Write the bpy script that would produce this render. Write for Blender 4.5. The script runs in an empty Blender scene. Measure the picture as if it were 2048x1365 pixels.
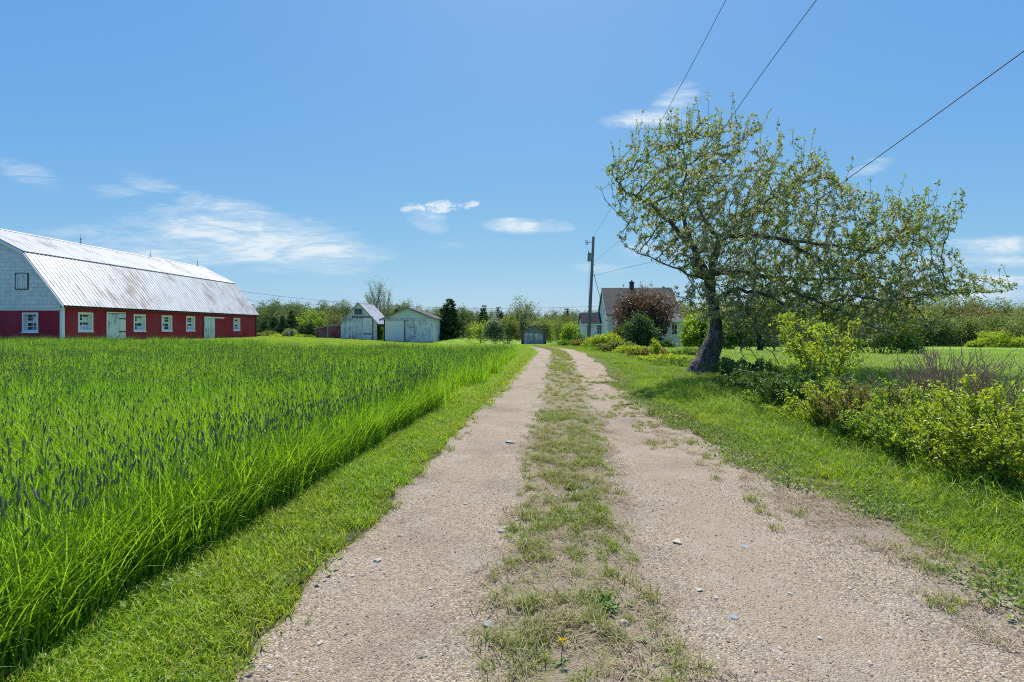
import bpy, math, random
import numpy as np
from mathutils import Vector

C = bpy.context.scene.collection
R = math.radians
F = 1000.0          # focal length in photo pixels (2048 wide)
EYE = 1.5
HOR = 658.0

# ------------------------------------------------------------------ utilities
def S(a, b, v):
    t = np.clip((np.asarray(v, float) - a) / (b - a), 0, 1)
    return t * t * (3 - 2 * t)

def hash2(ix, iy, seed=0):
    n = (ix.astype(np.int64) * 374761393 + iy.astype(np.int64) * 668265263 + seed * 974634777) & 0x7fffffff
    n = ((n ^ (n >> 13)) * 1274126177) & 0x7fffffff
    n = (n ^ (n >> 16))
    return (n & 0xffff) / 65535.0

def vnoise(x, y, seed=0):
    x = np.asarray(x, float); y = np.asarray(y, float)
    ix = np.floor(x); iy = np.floor(y)
    fx = x - ix; fy = y - iy
    fx = fx * fx * (3 - 2 * fx); fy = fy * fy * (3 - 2 * fy)
    a = hash2(ix, iy, seed); b = hash2(ix + 1, iy, seed)
    c = hash2(ix, iy + 1, seed); d = hash2(ix + 1, iy + 1, seed)
    return (a * (1 - fx) + b * fx) * (1 - fy) + (c * (1 - fx) + d * fx) * fy

def fbm(x, y, seed=0, o=3):
    s = 0; a = .5; t = 0
    for i in range(o):
        s = s + a * vnoise(np.asarray(x) * 2 ** i, np.asarray(y) * 2 ** i, seed + i * 17); t += a; a *= .5
    return s / t

# ------------------------------------------------------------------ terrain
ED = [0.0, 2.12, 2.87, 4.39, 6.2, 8.72, 14.7, 24.2, 31.0, 35.7, 39.5, 44.0]
XL = [-1.45, -1.26, -1.245, -1.10, -.92, -.776, -.13, .75, 1.30, 1.46, 1.25, .85]
XA = [-.22, -.136, -.11, .10, .22, .44, .97, 1.84, 2.45, 2.55, 2.05, 1.50]
XB = [.72, .80, .78, .95, 1.18, 1.49, 2.07, 2.93, 3.42, 3.45, 2.95, 2.35]
XR = [3.05, 2.98, 2.92, 2.90, 2.78, 2.72, 3.10, 3.95, 4.50, 4.50, 3.75, 3.00]
FD = [0, 2.16, 2.95, 3.75, 4.89, 5.6, 7.5, 10.56, 16.3, 24, 32, 38, 60]
FX = [-2.2, -2.12, -2.1, -1.98, -1.85, -1.79, -1.57, -1.3, -.7, -.1, .45, .75, 1.0]
def xl(y): return np.interp(y, ED, XL)
def xa(y): return np.interp(y, ED, XA)
def xb(y): return np.interp(y, ED, XB)
def xr(y): return np.interp(y, ED, XR)
def fx(y): return np.interp(y, FD, FX)
def shrub_line(y): return np.interp(y, [0, 4.4, 6.5, 10.5, 15.5, 24, 36, 45, 60], [4.25, 4.35, 4.6, 5.0, 5.9, 6.5, 6.4, 5.6, 5.2])

def gz(x, y):
    x = np.asarray(x, float); y = np.asarray(y, float)
    z = 0.58 * S(4, 24, -x) * S(16, 33, y)
    y0 = 62 - 17 * S(-9, -3, x) - 20 * S(6, 18, x)
    dy = np.maximum(0, y - y0 + 4)
    dy = np.where(dy < 8, dy * dy / 16, dy - 4)
    z = z - 0.03 * 150 * (1 - np.exp(-dy / 150))
    z = z + 0.10 * (fbm(x * .12, y * .12, 3) - .5) * S(3, 14, y)
    # wheel ruts and centre hump, verge banks
    near = 1 - S(34, 46, y)
    a, b, l, r = xa(y), xb(y), xl(y), xr(y)
    mid = (a + b) / 2; hw = (b - a) / 2
    z = z + near * .055 * np.exp(-((x - mid) / (hw * .95)) ** 2)
    z = z + near * .05 * S(0, .5, l - x)
    z = z + near * .10 * S(0, 2.2, x - r)
    z = z + near * .018 * (fbm(x * 1.3, y * 1.3, 9) - .5)
    # low turf mound beside the garage
    z = z + .45 * np.exp(-(((x + 5.4) / 1.7) ** 2 + ((y - 52) / 2.2) ** 2))
    return z

def g1(x, y): return float(gz(np.array([x]), np.array([y]))[0])
def px_x(px, d): return (px - 1024) * d / F
def px_z(py, d): return EYE + (HOR - py) * d / F

# ------------------------------------------------------------------ mesh helpers
def mesh_np(name, verts, faces, mats, fmat=None, var=None, smooth=False):
    """faces: list of integer arrays (each (n,k) for one k)."""
    me = bpy.data.meshes.new(name)
    verts = np.asarray(verts, np.float32).reshape(-1, 3)
    me.vertices.add(len(verts)); me.vertices.foreach_set('co', verts.ravel())
    faces = [np.asarray(f, np.int32) for f in faces if len(f)]
    if faces:
        nl = sum(f.size for f in faces); npoly = sum(len(f) for f in faces)
        me.loops.add(nl); me.polygons.add(npoly)
        me.loops.foreach_set('vertex_index', np.concatenate([f.ravel() for f in faces]))
        tot = np.concatenate([np.full(len(f), f.shape[1], np.int32) for f in faces])
        st = np.concatenate([[0], np.cumsum(tot)[:-1]]).astype(np.int32)
        me.polygons.foreach_set('loop_start', st)
        if smooth: me.polygons.foreach_set('use_smooth', np.ones(npoly, bool))
        else: me.polygons.foreach_set('use_smooth', np.zeros(npoly, bool))
        if fmat is not None: me.polygons.foreach_set('material_index', np.asarray(fmat, np.int32))
    me.update(calc_edges=True)
    if var is not None:
        a = me.attributes.new('var', 'FLOAT', 'POINT'); a.data.foreach_set('value', np.asarray(var, np.float32))
    for m in (mats if isinstance(mats, (list, tuple)) else [mats]): me.materials.append(m)
    return me

def add(name, me, parent=None, loc=None):
    o = bpy.data.objects.new(name, me); C.objects.link(o)
    if parent: o.parent = parent
    if loc is not None: o.location = loc
    return o

def tag(o, label=None, cat=None, group=None, kind=None):
    if label: o['label'] = label
    if cat: o['category'] = cat
    if group: o['group'] = group
    if kind: o['kind'] = kind
    return o

def thing(name, label, cat, loc=(0, 0, 0), rz=0, group=None):
    o = bpy.data.objects.new(name, None); C.objects.link(o)
    o.empty_display_size = .2
    o.location = loc; o.rotation_euler = (0, 0, rz)
    return tag(o, label, cat, group)

def copy_tree(o, parent=None):
    c = o.copy(); C.objects.link(c); c.parent = parent
    for ch in list(o.children): copy_tree(ch, c)
    return c

class MB:
    def __init__(s): s.v = []; s.f = []; s.m = []
    def poly(s, pts, m=0):
        i = len(s.v); s.v += [tuple(p) for p in pts]; s.f.append(tuple(range(i, i + len(pts)))); s.m.append(m)
    def box(s, x0, x1, y0, y1, z0, z1, m=0):
        p = [(x0, y0, z0), (x1, y0, z0), (x1, y1, z0), (x0, y1, z0), (x0, y0, z1), (x1, y0, z1), (x1, y1, z1), (x0, y1, z1)]
        i = len(s.v); s.v += p
        for f in ((0, 3, 2, 1), (4, 5, 6, 7), (0, 1, 5, 4), (1, 2, 6, 5), (2, 3, 7, 6), (3, 0, 4, 7)):
            s.f.append(tuple(i + k for k in f)); s.m.append(m)
    def prism(s, prof, axis, a, b, m=0):
        """prof: list of 2D points; axis 'y' -> (x,z) extruded along y; 'x' -> (y,z) extruded along x; 'z' -> (x,y)."""
        def P(p, t): return (p[0], t, p[1]) if axis == 'y' else ((t, p[0], p[1]) if axis == 'x' else (p[0], p[1], t))
        n = len(prof); i = len(s.v)
        s.v += [P(p, a) for p in prof] + [P(p, b) for p in prof]
        s.f.append(tuple(range(i, i + n))[::-1]); s.m.append(m)
        s.f.append(tuple(range(i + n, i + 2 * n))); s.m.append(m)
        for k in range(n):
            k2 = (k + 1) % n; s.f.append((i + k, i + k2, i + n + k2, i + n + k)); s.m.append(m)
    def cyl(s, p0, p1, r0, r1, n=10, m=0):
        p0 = Vector(p0); p1 = Vector(p1); d = (p1 - p0).normalized()
        u = d.orthogonal().normalized(); w = d.cross(u); i = len(s.v)
        for p, r in ((p0, r0), (p1, r1)):
            for k in range(n):
                a = 2 * math.pi * k / n; s.v.append(tuple(p + (u * math.cos(a) + w * math.sin(a)) * r))
        for k in range(n):
            k2 = (k + 1) % n; s.f.append((i + k, i + k2, i + n + k2, i + n + k)); s.m.append(m)
        s.f.append(tuple(range(i, i + n))[::-1]); s.m.append(m); s.f.append(tuple(range(i + n, i + 2 * n))); s.m.append(m)
    def each(s, name, mats, parent=None):
        """one object per separate piece"""
        root = list(range(len(s.v)))
        def find(i):
            while root[i] != i: root[i] = root[root[i]]; i = root[i]
            return i
        for f in s.f:
            for k in f[1:]: root[find(k)] = find(f[0])
        groups = {}
        for f, m in zip(s.f, s.m): groups.setdefault(find(f[0]), []).append((f, m))
        out = []
        for fs in groups.values():
            b = MB(); mp = {}
            for f, m in fs:
                for k in f:
                    if k not in mp: mp[k] = len(b.v); b.v.append(s.v[k])
                b.f.append(tuple(mp[k] for k in f)); b.m.append(m)
            out.append(b.build(name, mats, parent))
        return out
    def build(s, name, mats, parent=None, loc=None, bevel=0):
        me = bpy.data.meshes.new(name); me.from_pydata(s.v, [], s.f)
        for m in (mats if isinstance(mats, (list, tuple)) else [mats]): me.materials.append(m)
        me.polygons.foreach_set('material_index', s.m); me.update()
        import bmesh
        bm = bmesh.new(); bm.from_mesh(me); bmesh.ops.recalc_face_normals(bm, faces=bm.faces); bm.to_mesh(me); bm.free()
        o = add(name, me, parent, loc)
        if bevel:
            b = o.modifiers.new('bevel', 'BEVEL'); b.width = bevel; b.segments = 2; b.limit_method = 'ANGLE'
        return o

def tubes(polys, sides=5, cap=True):
    """polys: list of (pts (n,3), radii (n,)). returns verts, [quads], var"""
    V = []; Q = []; off = 0; var = []
    for k, (P, r) in enumerate(polys):
        P = np.asarray(P, float); r = np.asarray(r, float); n = len(P)
        if n < 2: continue
        T = np.gradient(P, axis=0); T /= np.linalg.norm(T, axis=1, keepdims=True) + 1e-9
        ref = np.array([.31, .87, .37]) if abs(T[0][1]) < .8 else np.array([.9, .1, .4])
        U = np.cross(T, ref); U /= np.linalg.norm(U, axis=1, keepdims=True) + 1e-9
        W = np.cross(T, U)
        ns = sides if np.isscalar(sides) else sides[k]
        a = np.linspace(0, 2 * np.pi, ns, endpoint=False)
        ring = P[:, None, :] + (U[:, None, :] * np.cos(a)[None, :, None] + W[:, None, :] * np.sin(a)[None, :, None]) * r[:, None, None]
        V.append(ring.reshape(-1, 3)); var.append(np.full(n * ns, (k * .618) % 1))
        i = np.arange(n - 1)[:, None] * ns; j = np.arange(ns)[None, :]; j2 = (j + 1) % ns
        q = np.stack([i + j, i + j2, i + ns + j2, i + ns + j], -1).reshape(-1, 4) + off
        Q.append(q); off += n * ns
    if not V: return np.zeros((0, 3)), [], np.zeros(0)
    return np.concatenate(V), [np.concatenate(Q)], np.concatenate(var)

def leaf_quads(rng, pos, size, ratio=.5, upbias=.4, dirs=None, sj=.35, fold=.18):
    """rhombic folded leaves, one quad each -> verts, quads, var"""
    n = len(pos)
    if dirs is None:
        d = rng.normal(size=(n, 3)); d[:, 2] += upbias * .5
    else: d = dirs + rng.normal(size=(n, 3)) * .35
    d /= np.linalg.norm(d, axis=1, keepdims=True) + 1e-9
    nn = rng.normal(size=(n, 3)); nn[:, 2] += upbias * 2
    s = np.cross(d, nn); s /= np.linalg.norm(s, axis=1, keepdims=True) + 1e-9
    nn = np.cross(s, d)
    L = size * (1 + sj * rng.normal(size=n)).clip(.4, 1.8)
    L = L[:, None]
    b = pos; m = pos + d * L * .48 + nn * L * fold * .5
    V = np.stack([b, m + s * L * ratio * .5, pos + d * L, m - s * L * ratio * .5], 1).reshape(-1, 3)
    q = np.arange(4 * n).reshape(n, 4)
    return V, q, np.repeat(rng.random(n), 4)

# ------------------------------------------------------------------ materials
def newmat(name):
    m = bpy.data.materials.new(name); m.use_nodes = True
    nt = m.node_tree; nt.nodes.clear()
    out = nt.nodes.new('ShaderNodeOutputMaterial')
    return m, nt, out

def N(nt, typ, **kw):
    n = nt.nodes.new(typ)
    for k, v in kw.items():
        if k.startswith('i_'):
            key = k[2:].replace('_', ' ')
            n.inputs[key].default_value = v
        else: setattr(n, k, v)
    return n

def mathn(nt, op, a, b=None, clamp=False):
    n = nt.nodes.new('ShaderNodeMath'); n.operation = op; n.use_clamp = clamp
    for i, v in enumerate((a, b)):
        if v is None: continue
        if isinstance(v, (int, float)): n.inputs[i].default_value = v
        else: nt.links.new(v, n.inputs[i])
    return n.outputs[0]

def mixc(nt, fac, a, b, blend='MIX'):
    n = nt.nodes.new('ShaderNodeMix'); n.data_type = 'RGBA'; n.blend_type = blend
    for sock, v in ((n.inputs[0], fac), (n.inputs[6], a), (n.inputs[7], b)):
        if isinstance(v, (int, float)): sock.default_value = v
        elif isinstance(v, (tuple, list)): sock.default_value = (*v, 1) if len(v) == 3 else v
        else: nt.links.new(v, sock)
    return n.outputs[2]

def noise(nt, vec, scale, detail=4, rough=.55, dist=0):
    n = N(nt, 'ShaderNodeTexNoise'); n.inputs['Scale'].default_value = scale; n.inputs['Detail'].default_value = detail
    n.inputs['Roughness'].default_value = rough; n.inputs['Distortion'].default_value = dist
    if vec is not None: nt.links.new(vec, n.inputs['Vector'])
    return n.outputs[0]

def ramp(nt, v, stops):
    n = N(nt, 'ShaderNodeValToRGB'); e = n.color_ramp.elements
    while len(e) < len(stops): e.new(.5)
    for k, (p, c) in enumerate(stops):
        e[k].position = p; e[k].color = (c, c, c, 1) if isinstance(c, (int, float)) else (*c, 1)
    nt.links.new(v, n.inputs[0]); return n.outputs[0]

def mapping(nt, scale=(1, 1, 1), coord='Object', rot=(0, 0, 0), loc=(0, 0, 0)):
    t = N(nt, 'ShaderNodeTexCoord'); mp = N(nt, 'ShaderNodeMapping')
    mp.inputs['Scale'].default_value = scale; mp.inputs['Rotation'].default_value = rot; mp.inputs['Location'].default_value = loc
    nt.links.new(t.outputs[coord], mp.inputs['Vector']); return mp.outputs[0]

def bump(nt, h, strength=.3, dist=.02):
    b = N(nt, 'ShaderNodeBump'); b.inputs['Strength'].default_value = strength; b.inputs['Distance'].default_value = dist
    nt.links.new(h, b.inputs['Height']); return b.outputs[0]

def princ(nt, out, col, rough=.8, normal=None, metal=0, spec=.3):
    p = N(nt, 'ShaderNodeBsdfPrincipled')
    if isinstance(col, tuple): p.inputs['Base Color'].default_value = (*col, 1)
    else: nt.links.new(col, p.inputs['Base Color'])
    if isinstance(rough, (int, float)): p.inputs['Roughness'].default_value = rough
    else: nt.links.new(rough, p.inputs['Roughness'])
    p.inputs['Metallic'].default_value = metal; p.inputs['Specular IOR Level'].default_value = spec
    if normal is not None: nt.links.new(normal, p.inputs['Normal'])
    nt.links.new(p.outputs[0], out.inputs['Surface']); return p

def plain(name, col, rough=.7, var=.25, scale=6, metal=0, spec=.3, bmp=.1, stretch=(1, 1, 1)):
    m, nt, out = newmat(name)
    v = mapping(nt, stretch); n = noise(nt, v, scale, 5, .6)
    d = tuple(c * (1 - var) for c in col); l = tuple(min(1, c * (1 + var)) for c in col)
    c = mixc(nt, ramp(nt, n, [(.3, 0.), (.7, 1.)]), d, l)
    princ(nt, out, c, rough, bump(nt, n, bmp, .01) if bmp else None, metal, spec); return m

def leafmat(name, c1, c2, trans=1.5, tw=.42, gloss=.12, grough=.4, patch=0, pc=None, third=None):
    """foliage: diffuse + translucent + a thin gloss; colour varies leaf by leaf (var) and in soft patches over the ground"""
    m, nt, out = newmat(name)
    a = N(nt, 'ShaderNodeAttribute', attribute_name='var')
    oi = N(nt, 'ShaderNodeObjectInfo')
    f = mathn(nt, 'FRACT', mathn(nt, 'ADD', a.outputs['Fac'], mathn(nt, 'MULTIPLY', oi.outputs['Random'], 1.7)))
    c = mixc(nt, f, c1, c2)
    if third is not None:
        c = mixc(nt, ramp(nt, f, [(.86, 0.), (.9, 1.)]), c, third)
    if patch:
        g = N(nt, 'ShaderNodeNewGeometry')
        n = noise(nt, g.outputs['Position'], patch, 3, .6)
        c = mixc(nt, ramp(nt, n, [(.38, 0.), (.62, 1.)]), c, mixc(nt, .65, c, pc))
    df = N(nt, 'ShaderNodeBsdfDiffuse'); nt.links.new(c, df.inputs[0])
    tc = mixc(nt, 1.0, c, (trans, trans * 1.02, trans * .55), 'MULTIPLY')
    tr = N(nt, 'ShaderNodeBsdfTranslucent'); nt.links.new(tc, tr.inputs[0])
    mx = N(nt, 'ShaderNodeMixShader'); mx.inputs[0].default_value = tw
    nt.links.new(df.outputs[0], mx.inputs[1]); nt.links.new(tr.outputs[0], mx.inputs[2])
    gl = N(nt, 'ShaderNodeBsdfGlossy'); gl.inputs['Roughness'].default_value = grough; gl.inputs['Color'].default_value = (.8, .85, .8, 1)
    mg = N(nt, 'ShaderNodeMixShader'); mg.inputs[0].default_value = gloss
    nt.links.new(mx.outputs[0], mg.inputs[1]); nt.links.new(gl.outputs[0], mg.inputs[2])
    nt.links.new(mg.outputs[0], out.inputs['Surface']); return m

M = {}
M['grass_tall'] = leafmat('tall_grass_blade', (.135, .28, .011), (.245, .42, .024), 1.65, .48, .03, .45, .16, (.25, .36, .02))
M['grass_head'] = leafmat('timothy_head', (.16, .17, .115), (.26, .265, .18), 1.3, .38, .02, .6)
M['grass_mown'] = leafmat('mown_grass_blade', (.17, .32, .012), (.28, .44, .022), 1.5, .42, .03, .5, .9, (.32, .36, .035), (.40, .36, .12))
M['grass_strip'] = leafmat('strip_grass_blade', (.16, .24, .02), (.27, .34, .04), 1.45, .4, .03, .5, 1.2, (.26, .23, .08), (.36, .30, .16))
M['grass_verge'] = leafmat('verge_grass_blade', (.13, .27, .012), (.24, .39, .026), 1.5, .45, .03, .5, .5, (.24, .31, .03), (.32, .30, .09))
M['grass_hay'] = leafmat('hayfield_blade', (.17, .30, .022), (.30, .43, .05), 1.5, .42, .05, .45, .45, (.27, .33, .07), (.40, .42, .14))
M['clover'] = leafmat('clover_leaf', (.15, .22, .045), (.25, .33, .075), 1.25, .35, .03, .5)
M['apple_leaf'] = leafmat('apple_leaf', (.105, .15, .02), (.31, .355, .055), 1.7, .42, .05, .45)
M['blossom'] = leafmat('apple_blossom', (.62, .50, .50), (.78, .70, .69), 1.1, .35, .02, .6)
M['leaf_yellow'] = leafmat('yellow_green_leaf', (.22, .30, .018), (.44, .50, .036), 1.55, .42, .04, .45)
M['leaf_dark'] = leafmat('dark_green_leaf', (.042, .090, .018), (.10, .165, .035), 1.5, .35, .06, .4)
M['leaf_deep'] = leafmat('deep_green_leaf', (.065, .125, .02), (.14, .215, .035), 1.5, .38, .05, .4)
M['leaf_mid'] = leafmat('mid_green_leaf', (.095, .175, .02), (.19, .28, .04), 1.5, .4, .045, .45)
M['leaf_bright'] = leafmat('bright_green_leaf', (.17, .28, .022), (.32, .43, .045), 1.55, .42, .04, .45)
M['leaf_red'] = leafmat('reddish_young_leaf', (.15, .13, .035), (.26, .23, .05), 1.4, .4, .03, .45)
M['leaf_plum'] = leafmat('plum_leaf', (.095, .055, .040), (.205, .125, .085), 1.4, .35, .05, .4)
M['leaf_olive'] = leafmat('olive_spring_leaf', (.16, .19, .045), (.27, .30, .07), 1.45, .4, .03, .5)
M['leaf_wood'] = leafmat('wood_leaf', (.15, .20, .06), (.245, .295, .095), 1.45, .4, .03, .5)
M['leaf_rust'] = leafmat('budding_brown_leaf', (.17, .165, .065), (.25, .235, .09), 1.35, .4, .02, .5)
M['leaf_grey'] = leafmat('grey_green_leaf', (.17, .21, .10), (.28, .32, .16), 1.3, .4, .03, .5)
M['needle'] = leafmat('spruce_needle', (.036, .075, .034), (.085, .14, .055), 1.2, .2, .03, .5)
M['needle_tip'] = leafmat('spruce_young_tip', (.09, .14, .04), (.16, .20, .06), 1.2, .3, .03, .5)
M['far_leaf'] = leafmat('far_wood_leaf', (.12, .165, .07), (.18, .225, .095), 1.3, .35, .02, .6)
M['weed'] = leafmat('weed_leaf', (.085, .16, .028), (.15, .24, .05), 1.3, .35, .03, .55)
M['yellow_petal'] = leafmat('yellow_petal', (.75, .55, .02), (.8, .62, .04), 1.1, .3, .02, .6)
M['dry_leaf'] = leafmat('dry_straw', (.30, .235, .15), (.46, .38, .25), 1.1, .25, .02, .6)
M['twig'] = plain('brown_twig', (.13, .085, .06), .85, .35, 20)
M['cane'] = plain('brown_cane', (.38, .265, .165), .8, .35, 20)
M['bark_grey'] = plain('grey_bark', (.16, .14, .12), .9, .4, 12, bmp=.5)
M['bark_dark'] = plain('dark_bark', (.07, .06, .05), .9, .4, 10, bmp=.5)

def bark_apple():
    m, nt, out = newmat('apple_bark')
    v = mapping(nt, (1, 1, .22), rot=(.18, -.25, 0)); n = noise(nt, v, 13, 8, .7, 1.2)
    n2 = noise(nt, mapping(nt), 3, 4)
    c = mixc(nt, ramp(nt, n, [(.40, 0.), (.58, 1.)]), (.028, .024, .021), (.21, .19, .17))
    c = mixc(nt, ramp(nt, n2, [(.5, 0.), (.68, .6)]), c, (.17, .12, .09))
    lich = noise(nt, mapping(nt), 9, 5, .6)
    c = mixc(nt, ramp(nt, lich, [(.6, 0.), (.68, .7)]), c, (.33, .35, .30))
    princ(nt, out, c, .9, bump(nt, n, 1.0, .14)); return m
M['bark_apple'] = bark_apple()

# ------------------------------------------------------------------ ground
def ground_axis(lo, hi, dense_lo, dense_hi, step, grow):
    a = list(np.arange(dense_lo, dense_hi + 1e-6, step))
    s = step
    while a[-1] < hi: s *= grow; a.append(min(hi, a[-1] + s))
    s = step
    while a[0] > lo: s *= grow; a.insert(0, max(lo, a[0] - s))
    return np.array(a)

def mat_ground():
    m, nt, out = newmat('meadow_ground')
    v = mapping(nt)
    cov = N(nt, 'ShaderNodeAttribute', attribute_name='cover').outputs['Fac']
    n1 = noise(nt, v, 22, 6, .7); n2 = noise(nt, v, .22, 4, .6); n3 = noise(nt, v, 3.2, 5, .65)
    soil = mixc(nt, n1, (.055, .045, .028), (.14, .115, .07))
    soil = mixc(nt, ramp(nt, n3, [(.42, 0.), (.6, .8)]), soil, (.07, .10, .022))
    lawn = mixc(nt, ramp(nt, n2, [(.35, 0.), (.65, 1.)]), (.17, .30, .028), (.25, .36, .05))
    lawn = mixc(nt, ramp(nt, n3, [(.35, .5), (.65, 0.)]), lawn, (.14, .25, .025))
    lawn = mixc(nt, ramp(nt, n1, [(.4, .35), (.6, 0.)]), lawn, (.11, .20, .02))
    c = mixc(nt, cov, soil, lawn)
    princ(nt, out, c, .95, bump(nt, n1, .8, .05), 0, .1); return m

gxs = ground_axis(-900, 900, -6, 9, .14, 1.09)
gys = ground_axis(-14, 1400, 1.0, 22, .14, 1.07)
GX, GY = np.meshgrid(gxs, gys)
GZ = gz(GX, GY)
onroad = (GX > xl(GY) - .02) & (GX < xr(GY) + .02) & (GY < 44)
nx, ny = len(gxs), len(gys)
idx = np.arange(nx * ny).reshape(ny, nx)
quads = np.stack([idx[:-1, :-1], idx[:-1, 1:], idx[1:, 1:], idx[1:, :-1]], -1).reshape(-1, 4)
gme = mesh_np('meadow_ground', np.stack([GX, GY, GZ], -1), [quads], mat_ground(), smooth=True)
cover = np.ones((ny, nx))
cover[(GX < fx(GY)) & (GY < 29)] = .25
cover[(GX > xl(GY) - .25) & (GX < xr(GY) + .3) & (GY < 44)] = .0
rough = (GX > xr(GY)) & (GX < shrub_line(GY) + .6) & (GY < 46)
cover[rough] = .25
cover *= .9 + .1 * fbm(GX * .8, GY * .8, 5)
a = gme.attributes.new('cover', 'FLOAT', 'POINT'); a.data.foreach_set('value', cover.ravel().astype(np.float32))
tag(add('ground', gme), kind='structure')

# ------------------------------------------------------------------ driveway
def mat_gravel():
    m, nt, out = newmat('driveway_gravel')
    v = mapping(nt)
    at = N(nt, 'ShaderNodeAttribute', attribute_name='strip').outputs['Fac']
    def vor(scale, feat='F1'):
        n = N(nt, 'ShaderNodeTexVoronoi', feature=feat); n.inputs['Scale'].default_value = scale
        n.inputs['Randomness'].default_value = 1
        nt.links.new(v, n.inputs['Vector']); return n
    v1 = vor(120); v2 = vor(46)
    sep = N(nt, 'ShaderNodeSeparateColor'); nt.links.new(v1.outputs['Color'], sep.inputs[0])
    c1 = ramp(nt, sep.outputs[0], [(.0, (.055, .045, .034)), (.16, (.17, .135, .10)), (.4, (.345, .255, .158)), (.72, (.45, .35, .228)), (1., (.69, .60, .44))])
    c1 = mixc(nt, mathn(nt, 'MULTIPLY', sep.outputs[1], .5), c1, (.31, .285, .222))
    sep2 = N(nt, 'ShaderNodeSeparateColor'); nt.links.new(v2.outputs['Color'], sep2.inputs[0])
    big = ramp(nt, sep2.outputs[0], [(.88, 0.), (.90, 1.)])
    bigc = ramp(nt, sep2.outputs[1], [(0., (.17, .16, .155)), (.5, (.42, .33, .27)), (1., (.62, .58, .53))])
    inside = ramp(nt, v2.outputs['Distance'], [(.35, 1.), (.42, 0.)])
    c = mixc(nt, mathn(nt, 'MULTIPLY', big, inside), c1, bigc)
    fine = noise(nt, v, 260, 3, .7)
    c = mixc(nt, ramp(nt, fine, [(.3, .45), (.62, 0.)]), c, (.17, .135, .11))
    tone = noise(nt, v, .9, 6, .65)
    whl = N(nt, 'ShaderNodeAttribute', attribute_name='wheel').outputs['Fac']
    wf = mathn(nt, 'MULTIPLY', whl, ramp(nt, tone, [(.3, .25), (.6, .8)]))
    c = mixc(nt, wf, c, mixc(nt, fine, (.255, .19, .13), (.44, .345, .245)))
    c = mixc(nt, ramp(nt, tone, [(.32, .6), (.52, 0.)]), c, (.20, .155, .118))
    c = mixc(nt, ramp(nt, noise(nt, v, 2.1, 5, .65), [(.52, 0.), (.7, .38)]), c, (.42, .385, .33))
    # brown soil and moss in the centre strip and along the edges
    e = noise(nt, v, 5.5, 6, .7)
    soilc = mixc(nt, noise(nt, v, 34, 5, .7), (.15, .115, .078), (.36, .285, .205))
    moss = ramp(nt, noise(nt, v, 4.1, 6, .7), [(.54, 0.), (.60, .9)])
    soilc = mixc(nt, moss, soilc, (.17, .095, .022))
    green = ramp(nt, noise(nt, v, 6.3, 6, .72), [(.44, 0.), (.56, .8)])
    soilc = mixc(nt, green, soilc, (.16, .17, .05))
    f = ramp(nt, mathn(nt, 'ADD', at, mathn(nt, 'MULTIPLY', mathn(nt, 'SUBTRACT', e, .5), 1.3)), [(.42, 0.), (.72, .72)])
    c = mixc(nt, f, c, soilc)
    h = mathn(nt, 'ADD', mathn(nt, 'MULTIPLY', v1.outputs['Distance'], -1.0), mathn(nt, 'MULTIPLY', mathn(nt, 'MULTIPLY', big, inside), .7))
    h = mathn(nt, 'ADD', h, mathn(nt, 'MULTIPLY', fine, .5))
    princ(nt, out, c, .95, bump(nt, h, .75, .012), 0, .15); return m

ry = np.concatenate([np.arange(-3, 14, .1), np.arange(14, 44.2, .3)])
u = np.linspace(0, 1, 90)
RY, U = np.meshgrid(ry, u, indexing='ij')
wl = xl(RY) + .16 * (fbm(RY * 1.7, RY * 0 + 3, 21) - .5) + .10 * (fbm(RY * 6, RY * 0 + 8, 22) - .5)
wr = xr(RY) + .5 * (fbm(RY * 1.2, RY * 0 + 5, 23) - .5) + .16 * (fbm(RY * 5, RY * 0 + 9, 24) - .5)
taper = S(37.5, 44, RY)
RX = wl + (wr - wl) * U
RZ = gz(RX, RY) + .006
RZ[:, 0] -= .02; RZ[:, -1] -= .02
a_, b_ = xa(RY), xb(RY); mid = (a_ + b_) / 2; hw = (b_ - a_) / 2
strip = np.clip(1.12 - np.abs(RX - mid) / hw * .62, 0, 1)
ro = np.clip(1 - (wr - RX) / (.28 + .75 * (1 - S(8, 16, RY))), 0, 1) * .62
lo = np.clip(1 - (RX - wl) / .22, 0, 1) * .8
strip = np.clip(np.maximum(np.maximum(strip, ro), lo) + taper * 1.0, 0, 1.2)
n0, n1 = RY.shape
mr = b_ + (wr - b_) * (.42 - .10 * (1 - S(4, 10, RY))); ml = wl + (a_ - wl) * .5
wheel = np.maximum(np.exp(-((RX - mr) / .34) ** 2), .6 * np.exp(-((RX - ml) / .30) ** 2)) * (.6 + .8 * fbm(RX * 2, RY * .8, 29))
idx = np.arange(n0 * n1).reshape(n0, n1)
quads = np.stack([idx[:-1, :-1], idx[:-1, 1:], idx[1:, 1:], idx[1:, :-1]], -1).reshape(-1, 4)
rme = mesh_np('gravel_driveway', np.stack([RX, RY, RZ], -1), [quads], mat_gravel(), smooth=True)
a = rme.attributes.new('strip', 'FLOAT', 'POINT'); a.data.foreach_set('value', strip.ravel().astype(np.float32))
a = rme.attributes.new('wheel', 'FLOAT', 'POINT'); a.data.foreach_set('value', np.clip(wheel, 0, 1).ravel().astype(np.float32))
tag(add('driveway', rme), kind='structure')

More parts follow.
